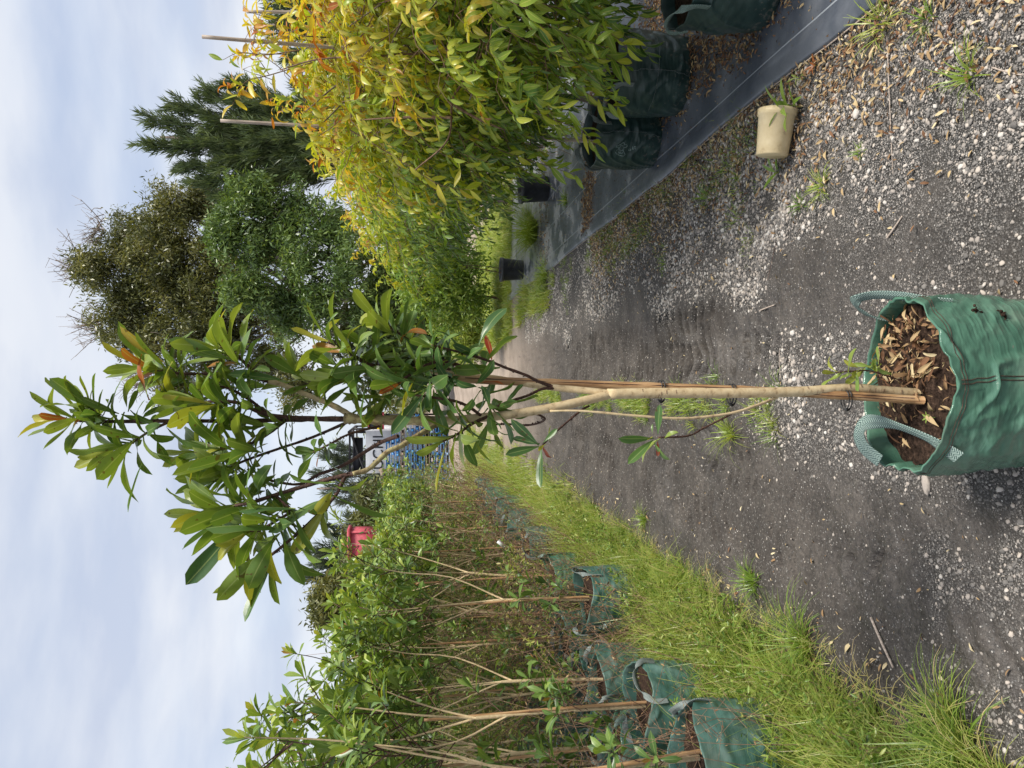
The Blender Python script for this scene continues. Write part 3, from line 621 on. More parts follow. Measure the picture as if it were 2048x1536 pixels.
tag(twig_mass(900, lambda r, n: -1.5 - 4.5 * r.random(n) ** 1.4, lambda r, n: r.uniform(3.3, 15, n), 0.4, 1.5, 41, 0.0017, 6), 'brown dried weed stems between the left bags', 'dry weeds', None, 'stuff')
tag(twig_mass(850, lambda r, n: -1.6 - 7.5 * r.random(n) ** 1.2, lambda r, n: r.uniform(4.2, 19, n), 0.5, 1.5, 42, 0.0016, 14, 'weed', 'flowering_weeds', 0.0, 1.0, (0.012, 0.032)), 'pale green leafy weeds standing among the left trunks', 'weeds', None, 'stuff')
tag(twig_mass(900, lambda r, n: -2.0 - 8 * r.random(n) ** 1.1, lambda r, n: r.uniform(5.5, 20, n), 1.0, 1.95, 46, 0.002, 20, 'weed', 'tall_weeds', 0.0, 0.8, (0.025, 0.055)), 'tall leafy weeds filling the space between the left trunks', 'weeds', None, 'stuff')
tag(twig_mass(420, lambda r, n: -1.9 - 3.5 * r.random(n), lambda r, n: r.uniform(4.2, 14, n), 0.7, 1.6, 47, 0.0018, 20, 'grass', 'straw_weeds', 0.5, 1.0, (0.02, 0.05)), 'straw coloured stalky weeds between the left trunks', 'weeds', None, 'stuff')
r_ = np.random.default_rng(48); a = Acc(); C = np.stack([r_.uniform(-16, -2.6, 1500), r_.uniform(19, 24, 1500), r_.uniform(.1, 2.3, 1500)], -1)
k_ = np.repeat(np.arange(1500), 34); n_ = len(k_)
a.inst(LV_Bs[0], C[k_] + r_.normal(0, .24, (n_, 3)), frames(r_.normal(0, 1, (n_, 3)) + [0, 0, .4], r_.normal(0, 1, (n_, 3))), r_.uniform(.07, .16, n_), np.clip(.5 * r_.random(n_) + .4 * r_.random(1500)[k_], 0, 1))
tag(a.build('thicket', M['euc2']), 'green thicket closing the far end of the left rows', 'thicket', None, 'stuff')
tag(twig_mass(420, lambda r, n: -1.16 - 0.6 * r.random(n), lambda r, n: r.uniform(2.0, 8, n), 0.06, 0.28, 43, 0.001, 9, 'weed', 'verge_weeds', 0.1, 0.9, (0.015, 0.042)), 'low broadleaf weeds mixed through the left verge', 'weeds', None, 'stuff')
tag(twig_mass(170, lambda r, n: r.uniform(2.35, 4.2, n), lambda r, n: r.uniform(5.6, 14, n), 0.2, 0.8, 44, 0.0016, 12, 'weed', 'leafy_weeds', 0.1, 0.9, (0.02, 0.045)), 'leafy weeds growing under the far yellow-green trees', 'weeds', None, 'stuff')

# single tufts
TUFTS = [
    ((1942, 152), 0.028, 46, 0.07, 0.15, 'spiky green grass tuft alone on the near dark gravel', 0.2, 0.7),
    ((1855, 40), 0.03, 30, 0.05, 0.11, 'small bright tuft against the curled tan leaf by the mat corner', 0.2, 0.7),
    ((1760, 45), 0.05, 60, 0.08, 0.18, 'wide grass tuft leaning over the near end of the mat', 0.3, 0.8),
    ((1650, 372), 0.03, 50, 0.05, 0.12, 'olive grass tuft on the gravel below the cream pot', 0.4, 0.95),
    ((1605, 410), 0.03, 34, 0.03, 0.08, 'flat green weed tuft beside the olive tuft near the cream pot', 0.1, 0.5),
    ((1725, 305), 0.012, 22, 0.03, 0.06, 'tiny light green tuft between cream pot and dead leaf', 0.3, 0.6),
    ((1420, 395), 0.05, 44, 0.04, 0.13, 'dark green flat tuft beside the hollow in the gravel', 0.0, 0.45),
    ((1470, 868), 0.03, 90, 0.10, 0.24, 'tall green tuft at the end of the strip between the tracks', 0.3, 0.8),
    ((1395, 800), 0.05, 40, 0.05, 0.12, 'low tuft growing beside the foot of the bamboo shadow strip', 0.2, 0.7),
    ((1075, 462), 0.13, 620, 0.35, 0.62, 'big fountain-shaped pale grass tuft between the two black pots', 0.45, 0.85),
    ((1093, 545), 0.10, 160, 0.15, 0.32, 'green grass tuft growing over the far mat edge', 0.4, 0.85),
    ((1135, 400), 0.06, 60, 0.06, 0.14, 'small green tuft on the mat beside the nearer black pot', 0.3, 0.7),
    ((1930, 1500), 0.05, 150, 0.18, 0.36, 'long fresh green tuft at the nearest end of the left verge', 0.15, 0.7),
    ((1612, 1290), 0.05, 170, 0.16, 0.34, 'dense arching tuft at the verge edge with seed stalks', 0.2, 0.75),
    ((1510, 1165), 0.04, 110, 0.08, 0.18, 'short dense tuft jutting from the verge into the mud', 0.25, 0.7),
    ((1900, 1440), 0.04, 80, 0.12, 0.28, 'yellowing tuft with long seed heads near the corner of the verge', 0.3, 1.0),
    ((1290, 1040), 0.04, 90, 0.08, 0.18, 'pointed tuft on the verge edge beside the left wheel track', 0.2, 0.7),
]
for q, (pp, r0, nb, h0, h1, lab, lo, hi) in enumerate(TUFTS):
    g = G(*pp); a = grass_patch(np.array([0.0]), np.array([0.0]), np.array([r0]), nb, h1 * 0.9, h1, 300 + q, (0.0022, 0.0048) if g.y < 8 else (0.006, 0.011), lo, hi, lambda x, y: 0 * x, 5, 1.0, (0.4, 1.7))
    o = a.build('grass_tuft', M['grass'], None, True, (g.x, g.y, gz(g.x, g.y) if g.x < 1.4 else 0.02)); tag(o, lab, 'grass tuft')

# ------------------------------------------------------------------ grow bags
def bag_parts(root, r, h, seed, mat, ry=1.0, nth=96, nz=52, wr=1.0, rim_in=0.0, web='web', soil_z=None, handles=True, lean=0.0, seam=True, flop=1.0, hands=None):
    r_ = np.random.default_rng(seed)
    th = np.linspace(0, 2 * math.pi, nth, endpoint=False); zz = np.linspace(0, 1, nz)
    TH, ZZ = np.meshgrid(th, zz)
    c, s = np.cos(TH), np.sin(TH)
    def tn(fr, fz, sd, o=3):     # periodic noise round the bag
        return fbm(c * fr + 30 + sd, s * fr + ZZ * fz + 50, sd, o) - 0.5
    bulge = 1 + 0.05 * np.sin(np.clip(ZZ, 0, 1) * math.pi * 0.9) - 0.045 * (1 - ZZ) ** 8 + 0.05 * tn(1.2, 1.5, seed)
    phase = (ZZ * h / 0.022 + 3.2 * tn(1.4, 1.0, seed + 3) + 1.2 * np.sin(TH * 2 + seed)) * 2 * math.pi
    fold = np.maximum(0, np.sin(phase)) ** 2 * (0.35 + 1.3 * np.clip(tn(2.5, 3.0, seed + 5) + 0.4, 0, 1)) * sstep(0.02, 0.25, ZZ) * sstep(1.0, 0.82, ZZ)
    phase2 = (ZZ * h / 0.05 + 2.6 * tn(1.1, 0.8, seed + 13) - 1.0 * np.sin(TH + seed)) * 2 * math.pi
    fold2 = np.sin(phase2) * sstep(0.05, 0.3, ZZ) * sstep(1.0, 0.7, ZZ) * np.clip(tn(1.5, 1.2, seed + 15) + 0.5, 0, 1)
    crumple = tn(9, 9, seed + 7, 4)
    ridge = 1 - np.abs(2 * fbm(c * 2.6 + 70 + seed, s * 2.6 + ZZ * 5.5 + 20, seed + 21, 4) - 1) * 3.2
    ridge2 = 1 - np.abs(2 * fbm(c * 1.7 + 40 + seed, s * 1.7 + ZZ * 3.2 + .9 * np.sin(TH * 3) + 11, seed + 61, 2) - 1) * 4.5
    RR = r * bulge + wr * (0.0012 * fold * np.clip(tn(1.6, 2.0, seed + 31) * 3 + .6, 0, 1) + 0.0016 * fold2 + 0.0045 * crumple + 0.0085 * np.clip(ridge2, 0, 1) + 0.003 * np.clip(ridge, 0, 1) * sstep(0.0, 0.2, ZZ) + .012 * tn(3.2, 4.0, seed + 40, 2))
    rimw = 0.020 * tn(2.2, 0, seed + 9) + flop * 0.02 * np.cos(2 * TH + 0.3 * seed)
    Xb = RR * c + lean * ZZ * h; Yb = RR * s * ry; Zb = h * ZZ + rimw * sstep(0.5, 1.0, ZZ) * 1.6
    # hem folded over, then inside wall
    rings = [np.stack([Xb, Yb, Zb], -1)]
    top = rings[0][-1]; cen = np.array([lean * h, 0, 0])
    for f, dz in ((0.985, 0.002), (0.972, -0.004), (0.965, -0.03), (0.95, -0.075), (0.93, -0.12)):
        g = top.copy(); g[:, :2] = cen[:2] + (top[:, :2] - cen[:2]) * (f + 0.02 * (vnoise(th * 3, th * 0 + dz * 100, seed)[:, None] - 0.5)); g[:, 2] += dz; rings.append(g[None])
    V = np.concatenate(rings, 0); n = V.shape[0]; V = V.reshape(-1, 3)
    i = np.arange(n - 1)[:, None] * nth; j = np.arange(nth)[None]; j2 = (j + 1) % nth
    Fq = np.stack([i + j, i + j2, i + nth + j2, i + nth + j], -1).reshape(-1, 4)
    a = Acc(); a.add(V, Fq); body = a.build('bag_body', M[mat], root)
    def surf(theta, z, off=0.003):
        k = int(round((theta % (2 * math.pi)) / (2 * math.pi) * nth)) % nth; q = min(nz - 1, max(0, int(round(z / h * (nz - 1)))))
        p = np.array([Xb[q, k], Yb[q, k], Zb[q, k]]); nn = np.array([math.cos(theta), math.sin(theta) / ry, 0]); return p + nn / np.linalg.norm(nn) * off
    # soil
    sz = h - 0.055 if soil_z is None else soil_z
    sr = np.linspace(0.02, 0.985, 16)[::-1]; S_, T_ = np.meshgrid(sr, th, indexing='ij')
    tx = (top[None, :, 0] - cen[0]) * 0.96 * S_ + cen[0]; ty = (top[None, :, 1]) * 0.96 * S_
    tz = sz + 0.02 * (fbm(tx * 25, ty * 25, seed + 4, 3) - 0.5) + 0.012 * (1 - S_)
    V = np.stack([tx, ty, tz], -1).reshape(-1, 3); n = 16; i = np.arange(n - 1)[:, None] * nth
    Fq = np.stack([i + j, i + j2, i + nth + j2, i + nth + j], -1).reshape(-1, 4)
    a = Acc(); a.add(V, Fq); a.build('soil', M['soil'], root)
    if seam:
        a = Acc()
        for dt in (0.0, 0.04):
            pts = [surf(-math.pi / 2 + dt + 0.05 * math.sin(z * 9), z, 0.0015) for z in np.linspace(0.01, h * 0.97, 22)]
            a.tube(pts, 0.0012, 4, 0.5, 1)
        a.build('seam', M['twig'], root)
    if handles:
        for sg in (hands or (0, math.pi)):
            a = Acc(); t0, t1 = sg - 0.55, sg + 0.55
            o0 = surf(t0, h * 0.80, 0.006); o1 = surf(t1, h * 0.80, 0.006); e0 = surf(t0, h * 0.98, 0.012); e1 = surf(t1, h * 0.98, 0.012)
            out = np.array([math.cos(sg), math.sin(sg), 0]); m0 = (e0 * 0.7 + e1 * 0.3) + [0, 0, 0.055]; m1 = (e0 * 0.3 + e1 * 0.7) + [0, 0, 0.055]
            tv = np.array([-math.sin(sg), math.cos(sg), 0])
            a.ribbon([o0, e0, m0 - out * 0.01, m1 - out * 0.01, e1, o1], [tv, tv, tv * 0.5 + [0, 0, 0.6] + out * .3, -tv * 0.5 + [0, 0, 0.6] + out * .3, -tv, -tv], 0.034)
            a.build('handle', M[web], root)
    return surf

def bag_logo(root, surf, theta0, z0, sc_=0.1, textsize=0.3, bars=True):
    """printed outline map with lettering and a little tree of bars, laid on the bag wall"""
    acc = Acc()
    def put(p): # p in logo units (s right, t up)
        return surf(theta0 + p[0] * sc_ / 0.23, z0 + p[1] * sc_, 0.004)
    out = [(-0.55, 0.05), (-0.50, 0.35), (-0.25, 0.50), (-0.05, 0.42), (0.05, 0.22), (0.18, 0.25), (0.28, 0.52), (0.42, 0.30), (0.60, 0.0), (0.55, -0.30), (0.35, -0.48), (0.20, -0.20), (-0.10, -0.18), (-0.35, -0.38), (-0.55, -0.30), (-0.55, 0.05)]
    def stroke(pl, r=0.0012):
        fine = []
        for a, b in zip(pl[:-1], pl[1:]):
            for k in range(5): fine.append((a[0] + (b[0] - a[0]) * k / 5, a[1] + (b[1] - a[1]) * k / 5))
        fine.append(pl[-1]); acc.tube([put(p) for p in fine], r, 4, 0.5, 1)
    stroke(out)
    # letters E C T inside, then 0 and 5 below
    stroke([(-0.15, 0.20), (-0.35, 0.20), (-0.35, -0.08), (-0.15, -0.08)]); stroke([(-0.35, 0.06), (-0.18, 0.06)])
    stroke([(0.12, 0.18), (-0.04, 0.18), (-0.08, 0.05), (-0.04, -0.08), (0.12, -0.08)])
    stroke([(0.18, 0.15), (0.45, 0.15)]); stroke([(0.31, 0.15), (0.31, -0.12)])
    stroke([(0.02, -0.62), (0.12, -0.62), (0.14, -0.72), (0.10, -0.82), (0.0, -0.80), (-0.02, -0.70), (0.02, -0.62)], 0.0016)
    stroke([(0.34, -0.98), (0.12, -0.98), (0.12, -1.08), (0.32, -1.08), (0.32, -1.2), (0.10, -1.2)], 0.0016)
    if bars:
        for k in range(6): stroke([(-0.40 + 0.07 * k, 0.68 + 0.11 * k), (0.40 - 0.07 * k, 0.68 + 0.11 * k)], 0.003)
    acc.build('printed_logo', M['print'], root)

# the main bag
BX, BY, BR, BH = 0.0, 1.94, 0.226, 0.375
mb = empty('grow_bag', (BX, BY, 0), 'large bright green grow bag holding the tall tree at the front of the path', 'grow bag')
surf = bag_parts(mb, BR, BH, 3, 'tarp', 0.82, 300, 170, 1.25, handles=False, soil_z=0.325, flop=0.35)
a = Acc()
for dz in (.022, .030):
    a.tube([surf(t, BH - dz, .0012) for t in np.linspace(0, 6.27, 150)], .0008, 4, .5, 1)
a.build('hem_stitch', M['twig'], mb)
def strap(root, pts, wv, width, web):
    a = Acc(); a.ribbon([np.array(p) - np.array(root.location) for p in pts], wv, width); a.build('handle', M[web], root)
strap(mb, [P(1918, 915, 1.80), P(1862, 880, 1.835), P(1812, 858, 1.90), P(1768, 844, 1.97), P(1731, 846, 2.03), P(1718, 868, 2.04), P(1728, 895, 2.02), P(1760, 922, 1.98)],
      [(.8, 0, .6), (.7, 0, .7), (.6, .3, .7), (.5, .6, .5), (.2, .9, .3), (-.6, .7, .2), (-.7, .6, 0), (-.6, .5, .0)], 0.042, 'web')
strap(mb, [P(1905, 605, 1.86), P(1850, 600, 1.90), P(1800, 592, 1.95), P(1750, 590, 2.0), P(1714, 598, 2.03), P(1712, 612, 2.06), P(1740, 632, 2.05), P(1775, 640, 2.03)],
      [(.3, -.9, 0), (.4, -.8, .2), (.5, -.8, .3), (.5, -.6, .5), (.5, -.5, .5), (.5, .5, .3), (.3, .8, .3), (.3, .8, .2)], 0.034, 'web')
# scab of dirt on the wall
for pp in ((1938, 620), (2005, 627)):
    a = Acc()
    d = ray(*pp); 
    th_ = math.radians(-38 if pp[0] < 1980 else -42); z_ = 0.25 if pp[0] < 1980 else 0.18
    p0 = surf(th_, z_, 0.0)
    r_ = np.random.default_rng(pp[0]); n = 26
    a.inst(ico(0.25, 5), p0 + r_.normal(0, 0.006, (n, 3)), rand_rot(n, r_), r_.uniform(0.002, 0.005, n), r_.random(n))
    a.build('mud_clod', M['soil'], mb)
# litter in the bag
r_ = np.random.default_rng(12); n = 480
th_ = r_.uniform(0, 6.283, n); rr = np.sqrt(r_.random(n)) * 0.19
x = rr * np.cos(th_); y = rr * np.sin(th_) * 0.8; keep = r_.random(n) < (0.22 + 0.78 * sstep(-0.06, 0.04, x) * sstep(-0.12, -0.02, y)); x, y = x[keep], y[keep]; n = len(x)
d = np.stack([r_.normal(0, 1, n), r_.normal(0, 1, n), r_.normal(0.1, 0.3, n)], -1)
a = Acc(); R = frames(d, np.stack([r_.normal(0, .6, n), r_.normal(0, .6, n), np.ones(n)], -1)); v = r_.integers(0, 6, n)
for q in range(6):
    w_ = v == q; a.inst(LV_A[q], np.stack([x, y, 0.342 + 0.022 * r_.random(n)], -1)[w_], R[w_], np.stack([(u_ := (0.014 + 0.045 * np.random.default_rng(q).random(w_.sum()) ** 1.6)), u_ * r_.uniform(.5, 1.2, w_.sum()), u_ * 1.3], -1), (0.02 + 0.9 * r_.random(n))[w_])
o = a.build('dry_leaf_litter', M['dry'], None, True, (BX, BY, 0)); tag(o, 'pale curled dead leaves lying on the soil inside the front bag', 'leaf litter', None, 'stuff')
# small clover in the bag
a = Acc(); c0 = np.array([P(1838, 835, 1.86).x, 1.86, 0.345]); 
for q in range(6):
    an = q * 1.05; d = np.array([[math.cos(an), math.sin(an), 0.5]]); a.inst(LV_Bs[0], c0[None] + [[0, 0, 0.01]], frames(d, np.array([[0, 0, 1.0]])), np.array([0.018]), np.array([0.6]))
a.tube([c0 - [0, 0, 0.01], c0 + [0, 0, 0.012]], 0.001, 4)
tag(a.build('weed_seedling', M['weed']), 'tiny bright green seedling on the dark soil in the front bag', 'seedling')

# ------------------------------------------------------------------ the main tree
root = empty('potted_tree', (BX + 0.0, BY, 0.33), 'tall slender tree with glossy leaf clusters standing in the front green bag', 'tree')
RL = np.array(root.location)
def PP(px, py, Y): return np.array(P(px, py, Y)) - RL
WOOD = []
def limb(pts, r0, r1, mat='bark', name='branch', sides=10, bump=0.05, seed=0):
    a = Acc(); a.tube([PP(*p) for p in pts], [r0 + (r1 - r0) * k / (len(pts) - 1) for k in range(len(pts))], sides, 0.5, 6, 0, True, bump, seed)
    if mat == 'twig':   # leaf scars
        r_ = np.random.default_rng(seed + 5); pp = np.array([PP(*p) for p in pts]); ss = []
        for k in range(len(pp) - 1):
            L_ = np.linalg.norm(pp[k + 1] - pp[k])
            for u in range(int(L_ / 0.006)): ss.append(pp[k] + (pp[k + 1] - pp[k]) * r_.random() + r_.normal(0, r0 * 0.55, 3))
        if ss: a.inst(ico(0.2, 3), np.array(ss), rand_rot(len(ss), r_), r_.uniform(0.0012, 0.0024, len(ss)), r_.random(len(ss)))
        if ss:
            # quads and triangles cannot be mixed in one array: fold the triangles into quads
            f = a.F.pop(); a.F.append(np.concatenate([f, f[:, 2:3]], 1)) if f.shape[1] == 3 else a.F.append(f)
    me_name = name
    o = a.build(me_name, M[mat], root); return o
Y0 = 1.94
r_ = np.random.default_rng(77)
tpts = np.array([PP(*p) for p in [(1800, 783, 1.93), (1700, 776, 1.92), (1600, 783, 1.91), (1460, 786, 1.90), (1320, 786, 1.90), (1235, 788, 1.90)]])
a = Acc()
for q in range(26):
    t = r_.uniform(0, 4.99); k = int(t); c = tpts[k] + (tpts[k + 1] - tpts[k]) * (t - k); an = r_.uniform(-2.9, -.2); rr_ = .0128
    th_ = np.linspace(an - .5, an + .5, 6); a.tube([c + [rr_ * math.cos(u), rr_ * math.sin(u), .0015 * math.cos(3 * (u - an))] for u in th_], [.0004, .0011, .0013, .0013, .0011, .0004], 4, .5, 1)
a.build('bark_scars', M['brownbark'], root)['kind'] = 'stuff'
limb([(1838, 786, 1.93), (1760, 781, 1.93), (1700, 776, 1.92), (1600, 783, 1.91), (1460, 786, 1.90), (1320, 786, 1.90), (1215, 788, 1.90)], 0.0125, 0.0135, 'bark', 'trunk', 14, 0.012, 1)
limb([(1222, 788, 1.90), (1180, 799, 1.89), (1100, 816, 1.88), (1020, 829, 1.88), (965, 835, 1.90), (880, 842, 1.92), (780, 841, 1.94), (710, 838, 1.95)], 0.0115, 0.0105, 'bark', 'branch', 12, 0.015, 2)
limb([(1222, 788, 1.90), (1190, 783, 1.91), (1117, 776, 1.93), (1060, 769, 1.95), (1000, 758, 1.97), (940, 750, 1.99), (880, 745, 2.0), (820, 738, 2.0)], 0.0095, 0.0062, 'bark', 'branch', 12, 0.015, 3)
limb([(880, 842, 1.92), (780, 840, 1.935), (710, 838, 1.945), (690, 837, 1.95)], 0.0125, 0.0115, 'moss', 'moss_sleeve', 12, 0.14, 4)
LB = [  # points, r0, r1, material
    ([(712, 838, 1.95), (640, 838, 1.96), (565, 840, 1.96), (480, 842, 1.96), (342, 842, 1.95), (240, 843, 1.94), (170, 842, 1.93), (120, 838, 1.92)], 0.007, 0.003, 'twig'),
    ([(705, 832, 1.95), (660, 808, 1.97), (610, 788, 1.98), (560, 768, 1.98), (537, 763, 1.98)], 0.0075, 0.006, 'bark'),
    ([(537, 763, 1.98), (500, 735, 1.97), (469, 708, 1.95), (440, 695, 1.93)], 0.0052, 0.003, 'twig'),
    ([(537, 763, 1.98), (469, 746, 2.0), (400, 748, 2.0), (342, 745, 2.0), (285, 733, 2.0)], 0.005, 0.003, 'twig'),
    ([(640, 837, 1.96), (537, 830, 1.93), (478, 806, 1.91), (430, 803, 1.90), (400, 805, 1.90)], 0.0055, 0.003, 'twig'),
    ([(537, 830, 1.93), (500, 800, 1.96), (460, 778, 1.97), (425, 770, 1.97)], 0.004, 0.0028, 'twig'),
    ([(342, 842, 1.95), (300, 862, 1.93), (265, 885, 1.92), (235, 898, 1.91)], 0.0035, 0.0026, 'twig'),
    ([(200, 842, 1.93), (185, 820, 1.92), (170, 805, 1.91)], 0.003, 0.0024, 'twig'),
    ([(571, 841, 1.96), (540, 865, 1.93), (503, 886, 1.90), (465, 893, 1.88), (440, 895, 1.87)], 0.0042, 0.0026, 'twig'),
    ([(700, 842, 1.95), (655, 862, 1.99), (610, 880, 2.0), (550, 900, 2.0), (488, 922, 2.0), (449, 942, 2.0), (430, 962, 2.0)], 0.004, 0.0026, 'twig'),
    ([(760, 852, 1.93), (699, 868, 1.86), (660, 888, 1.83), (627, 905, 1.82)], 0.003, 0.0022, 'twig'),
    ([(885, 842, 1.92), (834, 872, 1.86), (800, 893, 1.83), (775, 904, 1.82), (737, 938, 1.80), (705, 948, 1.79)], 0.0068, 0.0054, 'moss'),
    ([(705, 948, 1.79), (660, 958, 1.79), (600, 975, 1.80), (550, 990, 1.82), (500, 1006, 1.83), (469, 1012, 1.84), (425, 1028, 1.84)], 0.0054, 0.0035, 'twig'),
    ([(796, 872, 1.88), (754, 889, 1.92), (686, 931, 1.94), (640, 948, 1.95), (600, 968, 1.95), (560, 965, 1.94), (540, 960, 1.93)], 0.005, 0.0026, 'twig'),
    ([(690, 952, 1.79), (675, 985, 1.77), (660, 1005, 1.76), (650, 1022, 1.75)], 0.0045, 0.003, 'twig'),
    ([(550, 990, 1.82), (580, 1020, 1.80), (555, 1040, 1.79), (520, 1060, 1.78), (500, 1062, 1.78)], 0.0038, 0.0026, 'twig'),
    ([(660, 1005, 1.76), (620, 1045, 1.75), (580, 1080, 1.74), (545, 1108, 1.73), (520, 1125, 1.73)], 0.0042, 0.0028, 'twig'),
    ([(860, 742, 2.0), (800, 738, 1.98), (737, 728, 1.95), (700, 706, 1.93), (656, 682, 1.91)], 0.006, 0.0032, 'twig'),
    ([(737, 728, 1.95), (705, 742, 1.93), (682, 758, 1.91)], 0.0042, 0.003, 'twig'),
    ([(905, 745, 2.0), (870, 718, 2.02), (845, 700, 2.02), (800, 668, 2.0), (762, 642, 1.98)], 0.0052, 0.003, 'twig'),
    ([(930, 735, 2.0), (885, 722, 1.96), (850, 732, 1.92), (820, 750, 1.89), (795, 765, 1.87)], 0.0048, 0.003, 'twig'),
    ([(1104, 773, 1.93), (1075, 762, 1.92), (1051, 750, 1.91), (1010, 735, 1.90), (973, 720, 1.89), (914, 703, 1.88), (863, 690, 1.88)], 0.0045, 0.0026, 'twig'),
    ([(1110, 776, 1.93), (1084, 778, 1.92), (1053, 792, 1.90), (1012, 805, 1.88), (985, 818, 1.87)], 0.004, 0.003, 'twig'),
    ([(965, 834, 1.90), (940, 815, 1.87), (913, 803, 1.85), (880, 797, 1.84), (830, 790, 1.84)], 0.0042, 0.0026, 'twig'),
    ([(975, 833, 1.89), (940, 850, 1.85), (915, 868, 1.83), (885, 883, 1.81)], 0.0042, 0.0028, 'twig'),
    ([(1060, 822, 1.88), (1090, 838, 1.93), (1060, 850, 1.98), (1010, 848, 2.0), (980, 850, 2.0)], 0.003, 0.0024, 'twig'),
    ([(1178, 812, 1.90), (1161, 822, 1.88), (1117, 859, 1.84), (1085, 890, 1.82)], 0.0028, 0.0022, 'twig'),
    ([(1554, 795, 1.91), (1513, 811, 1.88), (1469, 825, 1.86), (1410, 834, 1.85), (1352, 837, 1.84), (1264, 831, 1.84), (1164, 822, 1.85), (1100, 822, 1.87)], 0.0042, 0.0026, 'bark'),
    ([(1463, 828, 1.86), (1410, 855, 1.84), (1375, 872, 1.82), (1316, 875, 1.80)], 0.0026, 0.002, 'twig'),
    ([(1830, 770, 1.95), (1790, 757, 1.93), (1740, 742, 1.92), (1710, 742, 1.91), (1670, 745, 1.90)], 0.0022, 0.0016, 'twig'),
]
for q, (pts, r0, r1, mt) in enumerate(LB): limb(pts, r0, r1, mt, 'branch', 8, 0.06, 20 + q)

def rosette(tip, dr, n, L_, spread, stem, r_, lo, hi, droop=0.15, special=None, templ=LV_A):
    """leaves whorled round the end of a stem"""
    dr = dr / np.linalg.norm(dr); ref = np.array([0.3, 0.9, 0.2]); e1 = np.cross(dr, ref); e1 /= np.linalg.norm(e1); e2 = np.cross(dr, e1)
    k = np.arange(n); az_ = k * 2.39996 + r_.uniform(0, 6.28) + r_.normal(0, 0.25, n)
    f = (k + 0.5) / n
    el_ = np.radians(14 + spread * f ** 0.8 + r_.normal(0, 9, n))
    d = np.cos(el_)[:, None] * dr + np.sin(el_)[:, None] * (np.cos(az_)[:, None] * e1 + np.sin(az_)[:, None] * e2)
    d[:, 2] -= droop * f * r_.uniform(0, 1.6, n)
    pos = tip - dr * (stem * f)[:, None] + r_.normal(0, 0.001, (n, 3))
    up = dr + np.array([0, 0, 0.35]) + r_.normal(0, 0.2, (n, 3))
    Ln = L_ * r_.uniform(0.72, 1.12, n) * (0.78 + 0.3 * np.sin(np.pi * np.clip(f * 1.1, 0, 1)))
    rn = lo + (hi - lo) * np.clip(0.5 + 0.55 * (0.5 - f) + r_.normal(0, 0.2, n), 0, 1)
    if special is not None:
        for s_, v in special: rn[s_ % n] = v
    k_ = r_.random(n) < .012; rn[k_] = .985; Ln = np.where(rn > .94, Ln * .66, Ln)
    return pos, d, up, Ln, rn
def put_leaves(a, pos, d, up, Ln, rn, templ, r_, mi=0):
    R = frames(d, up); v = r_.integers(0, len(templ), len(pos))
    for q in range(len(templ)):
        w_ = v == q; a.inst(templ[q], pos[w_], R[w_], Ln[w_], rn[w_], mi)
